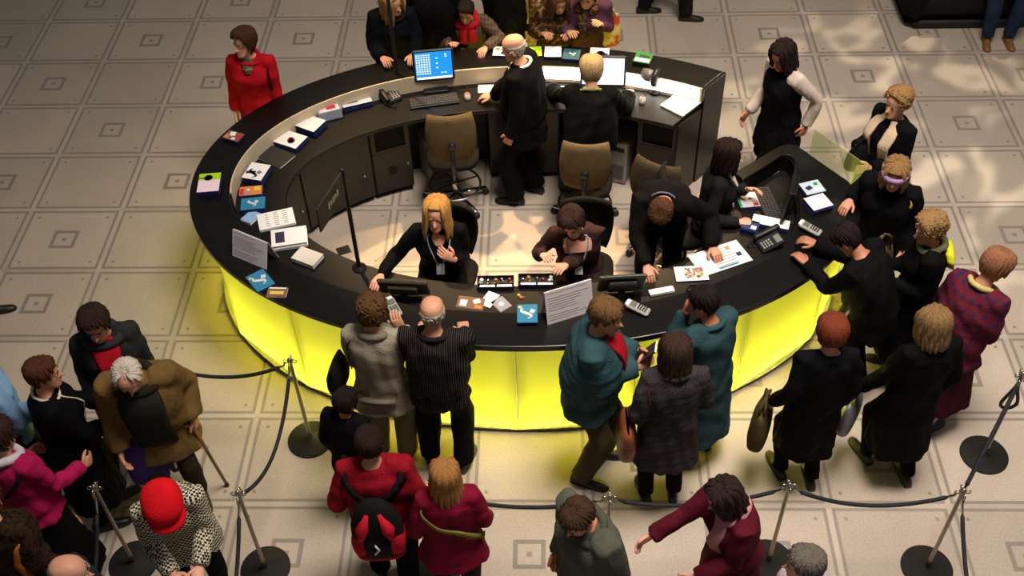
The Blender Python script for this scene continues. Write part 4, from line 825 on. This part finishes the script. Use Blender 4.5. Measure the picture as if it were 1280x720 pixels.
# ------------------------------------------------------------------ office chairs
FAB = cloth((92, 78, 52)); FABD = cloth((26, 24, 22))
def chair(x, y, rz, label, fab, z=.54):
    t = thing('office_chair', label, 'chair', (x, y, 0), rz)
    mb = MB(); mb.loft([ring((0, 0, zz), np.array([1., 0, 0]), np.array([0, 1., 0]), w_, w_*.98, 3.2) for zz, w_ in ((z-.075, .19), (z-.06, .225), (z-.02, .235), (z-.004, .22), (z, .18))]); mb.obj('seat', FABD, t, True)
    R = []
    for q in np.linspace(0, 1, 9):
        zz = z+.08+.46*q; hw = .21*(.80+.75*q*(1-q)+.08*q); yb = -.23-.035*math.sin(q*3)+.02; n = 9; A = np.linspace(-1, 1, n)
        R.append(np.array([(a*hw, yb+.05*a*a, zz) for a in A]+[(a*hw, yb-.035+.05*a*a, zz) for a in A[::-1]]))
    MB().loft(R).obj('backrest', fab, t, True)
    MB().tube([(0, -.10, z-.07), (0, -.24, z-.06), (0, -.285, z+.05), (0, -.275, z+.22)], .018, 8).obj('back_bracket', DARK, t, True)
    k = MB().cyl((0, 0, 0), .035, .02, 16).obj('bracket_cap', DARK, t, True); k.location = (0, -.275, z+.27); k.rotation_euler.x = rad(90)
    MB().lathe([(.028, .08), (.028, .28), (.017, .285), (.017, z-.07)], n=14).obj('gas_column', CHROME, t, True)
    MB().tube([(.23*math.cos(a), .23*math.sin(a), .22) for a in np.linspace(0, 2*math.pi, 33)], .011, 8, False).obj('foot_ring', STEEL, t, True)
    for i in range(4):
        a = i*math.pi/2+.4; MB().tube([(.02*math.cos(a), .02*math.sin(a), .23), (.23*math.cos(a), .23*math.sin(a), .22)], .008, 6).obj('ring_spoke', DARK, t, True)
    for i in range(5):
        a = rad(i*72+18); c, s_ = math.cos(a), math.sin(a)
        MB().loft([ring((c*r, s_*r, zz), np.array([-s_, c, 0]), np.array([0, 0, 1.]), hw, hh) for r, zz, hw, hh in ((.02, .10, .03, .025), (.15, .09, .026, .02), (.29, .075, .018, .014), (.30, .075, .01, .008))]).obj('leg', CHROME, t, True)
        m_ = MB().lathe([(.005, -.022), (.026, -.022), (.03, -.015), (.03, .015), (.026, .022), (.005, .022)], n=14).obj('caster', DARK, t, True); m_.location = (c*.29, s_*.29, .0305); m_.rotation_euler = (rad(90), 0, a)
chair(-.70, .36, 6, 'empty swivel chair with olive back facing the blue screen', FAB, .60)
chair(.46, .10, -4, 'olive backed swivel chair under the person at white screen', FAB, .50)
chair(1.10, -.22, -28, 'dark brown swivel chair turned towards the open end of back arm', cloth((62, 54, 42)))
chair(-.66, -1.08, 170, 'black swivel chair under the long haired blond woman', FABD, .53)
chair(.42, -1.02, 176, 'black swivel chair under the woman in brown low necked top', FABD, .52)
chair(1.26, -.66, -82, 'black swivel chair under the woman in charcoal suit', FABD, .64)

# ------------------------------------------------------------------ things on the counter
CT, WT = 1.051, .891
BLUE = mat('print_teal_blue', (46, 126, 160), .4); NAVY = mat('leaflet_navy', (30, 44, 96), .5); PINKW = mat('print_pale_pink', (236, 214, 224), .5)
def marks(t, z, shapes):
    for kind, m, *a in shapes:
        mb = MB()
        if kind == 'rect': mb.box((a[0], a[1], z), (a[2], a[3], .0012), a[4] if len(a) > 4 else 0)
        elif kind == 'disc': mb.cyl((a[0], a[1], z-.0006), a[2], .0012, 18)
        elif kind == 'ring': mb.loft([np.array([(a[0]+r*math.cos(u), a[1]+r*math.sin(u), zz) for u in np.linspace(0, 2*math.pi, 21)[:-1]]) for r, zz in ((a[2], z-.0006), (a[2], z+.0006), (a[3], z+.0006), (a[3], z-.0006))], cap=False)
        elif kind == 'curl':
            s_ = a[2]; u = np.linspace(0, 1, 16); P = np.c_[a[0]+s_*.5*np.sin(u*5.2+.3)*(1-.3*u), a[1]+s_*(u-.5)*1.1, np.full(16, z)]
            for i in range(15): mb.box((P[i]+P[i+1])/2, (np.linalg.norm(P[i+1]-P[i])*1.25, s_*(.22*math.sin(u[i]*3.1)+.06), .0012), math.degrees(math.atan2(*(P[i+1]-P[i])[1::-1])))
            for k2 in range(3): mb.box((a[0]+s_*(.42+.12*k2), a[1]+s_*(.32-.06*k2), z), (s_*.09, s_*.40, .0012), -25)
        elif kind == 'lines':
            x0, y0, w_, h_, n = a
            for i in range(n): mb.box((x0+random.uniform(-.02, .0)*w_, y0+h_/2-h_*i/(n-1), z), (w_*random.uniform(.75, 1), h_/n*.34, .001))
        mb.obj('print_mark' if kind != 'lines' else 'printed_text', m, t)
GREYT = mat('print_grey', (150, 146, 156), .6); INK = mat('print_ink', (46, 44, 70), .5); LIME = mat('print_lime', (170, 212, 30), .5); ORNG = mat('print_orange', (214, 130, 60), .5); REDP = mat('print_red', (196, 44, 60), .5); BRN = mat('print_brown', (126, 92, 66), .5); GRN = mat('print_green', (40, 130, 60), .5); YELP = mat('print_yellow', (224, 196, 80), .5)
def leaflet(name, label, x, y, z, rz, w_, d_, h_, cover, edge=None, shapes=(), cat='leaflets', group=None):
    t = thing(name, label, cat, (x, y, z), rz, group); mb = MB(); n = max(1, int(h_/.008))
    for i in range(n):
        o_ = random.uniform(-.004, .004) if n > 1 else 0; mb.box((o_, -o_, h_*(i+.5)/n), (w_, d_, h_/n*.9))
    mb.obj('stack', edge or WHITE, t); MB().box((0, 0, h_+.0008), (w_, d_, .0016)).obj('cover', cover, t); marks(t, h_+.0022, shapes); return t
DRG = [('curl', WHITE, -.01, 0, .085), ('disc', YELP, -.05, .06, .012)]
leaflet('leaflet_stack', 'lime green and pale pink leaflet stack on the counter rim', -2.53, -.63, CT, 6, .17, .22, .05, PINKW, NAVY, [('rect', LIME, 0, .07, .17, .08), ('ring', INK, -.01, .055, .034, .022), ('disc', WHITE, -.01, .055, .022), ('rect', WHITE, -.055, .055, .06, .012)])
leaflet('leaflet_stack', 'small colourful picture leaflets near the red coat woman', -2.46, -.02, CT, -24, .15, .11, .03, BRN, NAVY, [('rect', WHITE, -.02, .02, .05, .05, 20), ('rect', REDP, .05, 0, .03, .08), ('rect', ORNG, -.05, -.02, .04, .05), ('rect', PINKW, .02, -.03, .04, .03)])
leaflet('leaflet_stack', 'teal dragon leaflets on the counter in front of the folded notice', -1.94, -1.68, CT, 38, .14, .19, .02, BLUE, NAVY, DRG)
leaflet('leaflet_stack', 'small brown leaflets beside teal dragon leaflets at the folded notice', -1.80, -1.79, CT, -2, .14, .09, .015, BRN, None, [('rect', WHITE, 0, .035, .12, .012), ('rect', YELP, 0, -.01, .10, .03)])
leaflet('leaflet_stack', 'teal dragon leaflets on the counter beside the white notice board', -.01, -2.02, CT, 1, .14, .17, .03, BLUE, NAVY, DRG)
leaflet('ticket_card', 'white card on the counter between balding man and teal leaflets', -.28, -1.86, CT, -28, .09, .14, .004, WHITE, cat='card')
leaflet('ticket_card', 'grey picture card overlapping the white card', -.195, -1.905, CT, 38, .10, .12, .004, GREYT, None, [('disc', PINKW, 0, 0, .02)], cat='card')
leaflet('leaflet_stack', 'brown and white picture leaflets beside the head of the balding man', -.41, -1.90, CT, -10, .19, .11, .012, BRN, None, [('rect', WHITE, .04, .02, .05, .04, 30), ('rect', PINKW, -.05, -.01, .05, .06), ('rect', ORNG, .06, -.03, .05, .03)])
o = thing('keepsake_toy', 'tiny orange figurine behind the teal leaflets', 'figurine', (-.06, -1.86, CT)); MB().sphere((0, 0, .02), (.018, .014, .02)).obj('figure_body', ORNG, o, True); MB().sphere((-.012, 0, .046), .012).obj('figure_head', YELP, o, True); MB().sphere((.022, .002, .02), .010).obj('figure_tail', BRN, o, True)
leaflet('leaflet_stack', 'white and pink leaflet stack on the wing behind the card terminal', 2.18, -.90, CT, 22, .17, .15, .05, PINKW, NAVY)
leaflet('leaflet_stack', 'grey picture leaflets on the wing touching the pink leaflets', 2.17, -.71, CT, 18, .16, .14, .03, mat('print_pale_blue', (190, 206, 216), .5), NAVY, [('rect', INK, -.03, .0, .05, .04, 20), ('rect', GRN, .04, .03, .03, .03), ('rect', WHITE, .03, -.03, .06, .03)])
leaflet('leaflet_stack', 'plain lime green leaflets on back counter behind the bald man', .01, 1.17, CT, 4, .15, .15, .02, LIME, NAVY)
leaflet('leaflet_stack', 'pale pink leaflets on back counter beside lime green leaflets', .185, 1.15, CT, -2, .15, .16, .03, PINKW, NAVY)
leaflet('leaflet_stack', 'dark teal leaflets with white mark on back counter beside pale pink ones', .35, 1.11, CT, -8, .15, .16, .03, mat('print_dark_teal', (48, 92, 108), .5), NAVY, [('curl', WHITE, 0, 0, .05)])
leaflet('leaflet_stack', 'white leaflets with black car picture on the back counter', .60, 1.14, CT, -6, .17, .15, .02, WHITE, NAVY, [('disc', INK, .01, -.01, .04), ('rect', INK, .01, -.02, .13, .03), ('disc', GREYT, .01, .012, .018)])
leaflet('leaflet_stack', 'green and white leaflets in a dark stack near end of back arm', .98, 1.03, CT, -18, .15, .16, .04, GRN, mat('leaflet_dark_green', (16, 40, 26), .5), [('rect', WHITE, 0, -.04, .13, .05), ('rect', INK, .01, .02, .09, .03)])
leaflet('leaflet_stack', 'white and brown leaflets by the resting hand of the child', -.28, 1.18, CT, -4, .14, .14, .02, WHITE, NAVY, [('disc', ORNG, -.03, .03, .02), ('disc', BRN, .03, -.02, .025), ('rect', PINKW, .02, .04, .05, .03)])
o = thing('tissue_pack', 'crumpled pale blue tissue on back counter beside lime leaflets', 'tissue', (-.10, 1.20, CT)); mb = MB(); mb.sphere((0, 0, .05), (.05, .04, .055), 14, 9); V = mb.v[0]; V += .012*np.sin(V*140+2)[:, [1, 2, 0]]; V[:, 2] = np.maximum(V[:, 2], .001); mb.obj('tissue', mat('tissue_blue', (150, 180, 222), .7), o)
# worktop papers at the side
leaflet('leaflet_stack', 'white leaflets with dark blue dragon picture below the riser', -2.24, -.32, WT, -14, .17, .20, .06, WHITE, NAVY, [('curl', INK, -.02, -.03, .09), ('rect', INK, -.04, -.02, .08, .03, 15)])
leaflet('leaflet_stack', 'orange and red picture leaflets between the two dragon stacks', -2.25, -.535, WT, 8, .18, .11, .04, ORNG, NAVY, [('rect', REDP, -.07, -.01, .03, .08), ('disc', WHITE, -.02, .01, .012), ('rect', YELP, .05, .02, .05, .05), ('rect', GREYT, -.03, -.02, .04, .04)])
leaflet('leaflet_stack', 'teal dragon leaflets on the worktop behind the folded notice', -2.20, -.70, WT, 8, .19, .14, .05, BLUE, NAVY, [('curl', WHITE, -.01, 0, .07)])
leaflet('leaflet_stack', 'pale blue leaflet peeping out behind the folded notice', -2.20, -.82, WT, -30, .10, .13, .02, mat('print_sky', (140, 180, 220), .5))
o = leaflet('dark_folder', 'closed dark folder on the worktop next to white circle leaflets', -2.13, -.07, WT, -32, .26, .19, .012, mat('folder_dark', (48, 44, 40), .5), cat='folder')
leaflet('leaflet_stack', 'white leaflets with red and blue disc picture', -2.04, .125, WT, -26, .24, .18, .04, WHITE, NAVY, [('disc', REDP, .02, -.01, .035), ('disc', mat('print_blue', (60, 80, 180), .5), .03, -.025, .028), ('disc', ORNG, .005, .005, .018)])
leaflet('paper_stack', 'thick stack of plain white paper beside disc leaflets', -1.90, .32, WT, -28, .22, .18, .06, WHITE, NAVY, cat='paper')
t = thing('leaflet_box', 'clear plastic box of leaflets beside plain paper stack', 'box', (-1.76, .50, WT), 22); MB().box((0, 0, .004), (.20, .13, .008)).obj('box_base', GREYT, t)
for a in ((.1, 0, .006, .13), (-.1, 0, .006, .13), (0, .065, .2, .006), (0, -.065, .2, .006)): MB().box((a[0], a[1], .045), (a[2], a[3], .09)).obj('box_wall', mat('frosted_plastic', (170, 180, 196), .2), t)
MB().box((0, 0, .06), (.18, .115, .06)).obj('leaflets', PINKW, t); MB().box((.02, 0, .092), (.08, .08, .003)).obj('print_mark', REDP, t)
leaflet('leaflet_tray', 'white leaflets with black car picture in a blue tray', -1.54, .645, WT, 22, .26, .13, .05, WHITE, NAVY, [('disc', INK, -.04, 0, .03), ('rect', INK, -.04, -.015, .10, .025), ('rect', INK, .0, .03, .04, .02)])
leaflet('floor_plan_stack', 'white stack printed with dark columns behind the folded notice', -1.99, -.86, WT, 18, .28, .19, .03, WHITE, None, [('lines', GREYT, -.07, .0, .03, .13, 6), ('lines', GREYT, .0, .0, .04, .14, 7), ('lines', GREYT, .07, .0, .04, .14, 7)], 'paper')
leaflet('paper_stack', 'white paper stack with black rectangle print beside folded notice', -1.85, -1.08, WT, 12, .27, .19, .05, WHITE, None, [('rect', INK, -.07, 0, .07, .12)], 'paper')
leaflet('paper_stack', 'small stack of plain cream paper at the worktop edge', -1.68, -1.29, WT, -26, .20, .14, .04, mat('cream_paper', (226, 218, 206), .6), cat='paper')
# notices
def notice(label, a, b, h, lean, group=None):
    a, b = np.array(a), np.array(b); c = (a+b)/2; d = b-a; t = thing('notice_board', label, 'sign', (*c, CT), math.degrees(math.atan2(d[1], d[0])))
    L = np.linalg.norm(d); R = Rx(-lean); MB().box(R@np.array([0, 0, h/2]), (L, .006, h), R=R).obj('board', mat('notice_white', (214, 206, 206), .5), t)
    mb = MB()
    for i in range(12):
        if i in (1, 8): continue
        z = h*(.93-.074*i); w_ = L*random.uniform(.55, .88); mb.box(R@np.array([-(L*.90-w_)/2, -.0035, z]), (w_, .001, h*.022), R=R)
    mb.obj('printed_text', GREYT, t)
    R2 = Rx(lean); MB().box(np.array([0, 2*h*math.sin(rad(lean))+.008, 0])+R2@np.array([0, 0, h*.49]), (L, .004, h*.98), R=R2).obj('back_leaf', mat('notice_white', (214, 206, 206), .5), t)
notice('folded white notice with printed lines standing on the counter rim by teal leaflets', (-2.20, -1.40), (-1.92, -1.55), .22, 18)
notice('large white notice with printed lines standing behind the bearded man', (.13, -2.10), (.45, -1.97), .27, 12)
# screens
def monitor(label, x, y, rz, w_, h_, screen, tilt=8, z=WT, stand=.10, marksf=None, rear=DARK):
    t = thing('monitor', label, 'monitor', (x, y, z), rz); R = Rx(tilt); c = np.array([0, 0, stand+h_/2])
    MB().rbox(c, (w_, .03, h_), .01, R).obj('bezel', rear, t); s_ = MB().box(c+R@np.array([0, -.0155, .004]), (w_-.04, .002, h_-.05), R=R).obj('screen', screen, t)
    MB().rbox(c+R@np.array([0, .028, 0]), (w_*.6, .03, h_*.6), .01, R).obj('rear_housing', rear, t)
    MB().box((0, .03, stand*.6+.03), (.05, .025, stand*1.2+.06)).obj('stand_neck', DARK, t); MB().rbox((0, .02, .008), (.22, .17, .016), .007).obj('stand_foot', DARK, t)
    if marksf: marksf(t, c, R)
    return t
SBL = mat('screen_blue', (20, 120, 220), .2, emit=(30, 140, 235), estr=1.0); SW = mat('screen_white', (240, 245, 255), .2, emit=(235, 242, 255), estr=1.6); SOFF = mat('screen_dark', (14, 15, 18), .15)
ICON = mat('screen_icons', (230, 240, 255), emit=(225, 238, 255), estr=1.0)
def icons(t, c, R):
    mb = MB()
    for i in range(6):
        for j in range(9): mb.box(c+R@np.array([-.145+.022*i, -.0172, .105-.022*j]), (.014, .001, .012), R=R)
    for i, j in ((.03, .07), (.03, .02), (.03, -.02), (.11, .10), (.11, .08), (.1, -.07), (.07, -.07)): mb.box(c+R@np.array([i, -.0172, j]), (.018, .001, .010), R=R)
    io = mb.obj('icons', ICON, t); io['kind'] = 'stuff'; MB().box(c+R@np.array([0, -.0172, -.115]), (.31, .001, .02), R=R).obj('task_bar', ICON, t)
monitor('flat monitor with bright blue desktop and rows of white icons', -.86, .88, 8, .36, .30, SBL, -8, marksf=icons)
monitor('flat monitor with blank white screen before the grey blond person', .62, .82, -3, .40, .30, SW, -8, stand=.06)
monitor('flat monitor seen from behind in front of the long haired blond woman', -.90, -1.72, 176, .36, .24, SOFF, -24, stand=.03, rear=mat('casing_taupe', (84, 76, 58), .5))
monitor('flat monitor seen from behind beside the bearded man, green rim on top', .66, -1.70, 184, .34, .27, mat('screen_green', (40, 90, 50), .3, emit=(60, 140, 70), estr=.3), -24, stand=.03, rear=mat('casing_olive', (58, 60, 46), .4))
monitor('slim monitor seen edge on at the wing desk', 1.98, -.80, -106, .40, .30, SOFF, -6, stand=.08)
def keyboard(label, x, y, rz):
    t = thing('keyboard', label, 'keyboard', (x, y, WT), rz); MB().rbox((0, 0, .011), (.44, .15, .022), .006).obj('case', DARK, t); mb = MB()
    for r in range(5):
        for c in range(17): mb.box((-.195+.0243*c, .052-.025*r, .0245), (.019, .019, .006))
    o = mb.obj('keys', mat('key_grey', (58, 56, 54), .5), t); o['kind'] = 'stuff'
keyboard('black keyboard in front of the blue screen monitor', -.86, .68, 12)
keyboard('black keyboard beside the slim monitor at the wing desk', 1.86, -.72, 100)
keyboard('black keyboard in front of the blank white screen', .52, .68, -3)
def mouse(label, x, y, rz, led=False):
    t = thing('computer_mouse', label, 'mouse', (x, y, WT), rz); MB().loft([ring((0, yy, .0), np.array([1., 0, 0]), np.array([0, 0, 1.]), hw, hh, 2.2)*np.array([1, 1, 1])+np.array([0, 0, hh]) for yy, hw, hh in ((-.055, .012, .008), (-.045, .026, .015), (0, .031, .019), (.04, .027, .014), (.055, .012, .008))]).obj('mouse_shell', mat('mouse_silver', (120, 116, 112), .3), t, True)
    MB().tube([(0, .05, .006), (.02, .12, .005), (-.03, .2, .005)], .003, 5).obj('cable', DARK, t)
    if led: MB().sphere((0, .03, .03), .008).obj('red_light', mat('red_led', (220, 30, 30), emit=(255, 40, 30), estr=1.5), t, True)
mouse('silver mouse with red light beside the blue screen keyboard', -.57, .74, 10, True)
mouse('silver mouse under the hand of the long haired blond woman', -1.14, -1.555, 160)
mouse('mouse with red light near the desk fan', .96, .66, -10, True)
def phone(label, x, y, rz):
    t = thing('desk_phone', label, 'phone', (x, y, WT), rz); R = Rx(18); MB().rbox((0, 0, .035), (.17, .19, .045), .012, R).obj('phone_base', DARK, t)
    MB().rbox((.03, .05, .072), (.08, .05, .006), .002, R).obj('display', mat('lcd_grey', (120, 126, 116), .3), t); mb = MB()
    for i in range(3):
        for j in range(4): mb.box(np.array([.01+.025*i, -.01-.02*j, .058-.0065*j]), (.017, .012, .008), R=R)
    mb.obj('buttons', mat('key_pale', (150, 146, 140), .5), t)
    MB().loft([ring((-.055, yy, zz), np.array([1., 0, 0]), np.array([0, 0, 1.]), .022, h) for yy, zz, h in ((-.10, .055, .012), (-.09, .055, .02), (-.06, .065, .016), (.06, .10, .016), (.085, .105, .02), (.10, .105, .012))]).obj('handset', DARK, t, True)
    a = np.linspace(0, 1, 40); MB().tube(np.c_[-.06+.06*a+.008*np.sin(a*90), -.10-.06*np.sin(a*3.1), .012+.006*np.cos(a*90)+.004], .003, 5).obj('coiled_cord', DARK, t)
phone('black desk phone with grey display left of the blue screen', -1.26, .74, 34); phone('black desk phone at the wing beside a stack of papers', 1.80, -1.14, -70)
def terminal(label, x, y, z, rz):
    t = thing('card_terminal', label, 'card reader', (x, y, z), rz); R = Rx(8); MB().rbox((0, 0, .03), (.075, .17, .035), .012, R).obj('shell', mat('terminal_silver', (170, 166, 160), .3), t)
    MB().box(R@np.array([0, .035, .0])+np.array([0, 0, .0485]), (.05, .045, .003), R=R).obj('display', mat('lcd_green', (96, 104, 88), .3), t); mb = MB()
    for i in range(3):
        for j in range(4): mb.box(R@np.array([-.018+.018*i, -.005-.018*j, 0])+np.array([0, 0, .0495]), (.013, .012, .005), R=R)
    mb.obj('keypad', DARK, t); MB().rbox(R@np.array([0, .078, 0])+np.array([0, 0, .035]), (.06, .03, .03), .008, R).obj('printer_cover', WHITE, t)
terminal('silver card terminal on counter beside the bearded man', .76, -1.97, CT, 62); terminal('silver card terminal on counter by the curly haired woman in grey', -.95, -1.96, CT, 30); terminal('silver card terminal on the wing in front of a leaning visitor', 2.08, -1.17, CT, 55)
# desk fan, bright paper, map and sheets
t = thing('desk_fan', 'dark round desk fan at the end of the back arm', 'fan', (1.08, .80, WT), 60); MB().lathe([(.005, 0), (.06, 0), (.055, .015), (.015, .025), (.012, .08)], n=20).obj('fan_base', DARK, t, True)
o = MB().lathe([(.01, -.03), (.06, -.03), (.085, -.01), (.085, .01), (.07, .03), (.01, .034)], n=24).obj('fan_cage', mat('fan_dark', (44, 42, 44), .35), t, True); o.location = (0, 0, .15); o.rotation_euler = (rad(90), 0, 0)
MB().tube([(0, .0, .15), (0, .08, .15), (0, .13, .15)], [.05, .058, .05], 16).obj('motor_housing', mat('fan_grey', (110, 108, 106), .3), t, True)
leaflet('paper_stack', 'bright white paper on the worktop under the light strip', 1.30, .62, WT, -42, .24, .30, .012, WHITE, cat='paper')
leaflet('paper_sheet', 'white sheet on worktop left of the bald man in suit', -.40, .86, WT, 2, .16, .12, .006, WHITE, cat='paper')
leaflet('paper_stack', 'white papers and blue booklet on worktop below the light strip', .30, .80, WT, 4, .24, .16, .01, WHITE, None, [('rect', BLUE, .02, .0, .09, .07), ('rect', INK, -.08, .0, .03, .09)], 'paper')
t = thing('visitor_map', 'open white visitor map under the pointing hand', 'map', (1.42, -1.29, WT), 24); MB().box((0, 0, .003), (.42, .24, .004)).obj('sheet', WHITE, t); marks(t, .006, [('lines', GREYT, .03, .0, .20, .17, 7), ('rect', INK, .15, -.02, .04, .04), ('rect', ORNG, .10, .07, .03, .03), ('rect', BLUE, .02, -.10, .16, .015)])
t = leaflet('picture_leaflet', 'white leaflet with colourful mosaic picture beside the visitor map', 1.19, -1.46, WT, 4, .24, .15, .012, WHITE, NAVY, cat='leaflet'); k_ = 0
for m_ in (REDP, GRN, ORNG, INK, YELP, BLUE, GREYT):
    mb = MB()
    for i in range(11): mb.box((random.uniform(-.045, .085), random.uniform(-.045, .05), .0148+.0004*random.random()), (.017, .014, .001), random.uniform(0, 90))
    mb.obj('print_mark', m_, t)['kind'] = 'stuff'
leaflet('paper_wedge', 'folded white paper strip beside green rimmed monitor', .96, -1.64, WT+.0, 14, .18, .05, .02, WHITE, cat='paper')
leaflet('leaflet_stack', 'green edged grey leaflet on the wing desk by the keyboard', 1.70, -.66, WT, 8, .16, .19, .03, mat('print_grey_pink', (196, 190, 198), .5), NAVY, [('rect', GRN, -.07, 0, .02, .19), ('rect', WHITE, .02, .04, .07, .05), ('rect', REDP, .05, -.07, .04, .03), ('disc', INK, .02, .0, .015)])
leaflet('paper_stack', 'fanned white papers in blue folder at the wing desk', 1.84, -.945, WT, -18, .28, .10, .05, WHITE, NAVY, [], 'paper')
leaflet('leaflet_stack', 'small blue leaflets with white squares at the wing desk', 1.68, -.98, WT, -24, .12, .11, .05, NAVY, NAVY, [('rect', WHITE, -.025, .02, .04, .04), ('rect', WHITE, .03, -.02, .04, .04)])
t = thing('headset', 'small black headset lying by the mosaic leaflet', 'headset', (1.20, -1.62, WT), 20); MB().tube([(.05*math.cos(a), .05*math.sin(a), .012) for a in np.linspace(0, math.pi, 14)], .007, 6).obj('band', DARK, t, True)
for g in (-1, 1): MB().sphere((g*.05, -.004, .018), (.014, .022, .018)).obj('ear_pad', DARK, t, True)
MB().tube([(-.05, -.01, .012), (-.12, -.04, .008), (-.16, -.02, .006)], .004, 6).obj('boom', CHROME, t, True)
# coin trays
for x, y, rz, l in ((-.25, -1.56, 1, 'open dark coin tray between blond and brown topped women'), (.05, -1.54, 0, 'open dark coin tray under hands of the woman in brown top')):
    t = thing('coin_tray', l, 'tray', (x, y, WT), rz, 'coin trays'); MB().box((0, 0, .004), (.27, .12, .008)).obj('tray_base', DARK, t)
    for a in ((.133, 0, .005, .12), (-.133, 0, .005, .12), (0, .058, .27, .005), (0, -.058, .27, .005), (0, -.02, .27, .004)): MB().box((a[0], a[1], .022), (a[2], a[3], .036)).obj('tray_wall', mat('tray_navy', (30, 30, 52), .4), t)
    for i in range(5):
        mb = MB(); m_ = (WHITE, CHROME, mat('brass_coin', (176, 150, 96), .3, metal=.8), STEEL, mat('copper_coin', (150, 96, 66), .3, metal=.8))[(i+int(x > 0)) % 5]
        for k2 in range(3): mb.cyl((-.105+.052*i+random.uniform(-.008, .008), .02+random.uniform(-.012, .012), .009+.010*k2), .014, .009, 12)
        mb.obj('coin_pile', m_, t, True)
    for i in range(2): MB().box((-.06+.125*i, -.04, .02), (.11, .025, .024)).obj('note_bundle', WHITE, t)
# sign masts
def mast(label, x, y, z0, z1, flag):
    t = thing('sign_mast', label, 'sign post', (x, y, z0)); MB().lathe([(.005, 0), (.055, 0), (.055, .008), (.018, .016), (.016, .03), (.016, z1-z0-.02), (.02, z1-z0-.015), (.02, z1-z0), (.005, z1-z0)], n=16).obj('mast', DARK, t, True)
    if flag:
        H_ = z1-z0; d = unit((-.12, -.40, 0)); s_ = np.cross(d, (0, 0, 1)); a = np.array([0, 0, H_-.02])
        b = MB(); b.add([a+d*.02+s_*k*.006 for k in (-1, 1)]+[a+d*.42+s_*k*.006 for k in (-1, 1)]+[a+d*.42+s_*k*.006-(0, 0, .20) for k in (-1, 1)]+[a+d*.02+s_*k*.006-(0, 0, .20) for k in (-1, 1)], [(0, 2, 4, 6), (1, 7, 5, 3), (0, 1, 3, 2), (2, 3, 5, 4), (4, 5, 7, 6), (6, 7, 1, 0)]); b.obj('flag_panel', mat('flag_brown', (50, 44, 34), .5), t)
        R = np.c_[d, s_, (0, 0, 1)]
        for i in range(5): MB().box(a+d*(.12+.035*i)+(0, 0, -.10), (.022, .016, .035 if i % 2 else .05), R=R).obj('lettering', mat('flag_letter', (150, 140, 124), .5), t)
mast('thin black mast with small flag sign on the worktop near the blond woman', -1.28, -1.38, WT, 1.86, True)
mast('thin black mast on the worktop in front of the woman in navy coat', -1.19, .88, WT, 2.05, False)
# acrylic screen at the outside of the wing
GLS = bpy.data.materials.new('green_acrylic'); GLS.use_nodes = True; b = GLS.node_tree.nodes['Principled BSDF']; b.inputs['Base Color'].default_value = srgb(205, 214, 110); b.inputs['Roughness'].default_value = .1; b.inputs['Alpha'].default_value = .32
a_, b_ = np.array([2.26, -.14]), np.array([2.60, -.62]); d_ = unit(np.append(b_-a_, 0))[:2]; n_ = np.array([-d_[1], d_[0]])
o = MB().prism([a_, b_, b_+n_*.01, a_+n_*.01], .03, 1.20).obj('acrylic_screen', GLS, bevel=.003); tag(o, 'clear yellow green acrylic screen standing outside the black wing', 'screen')
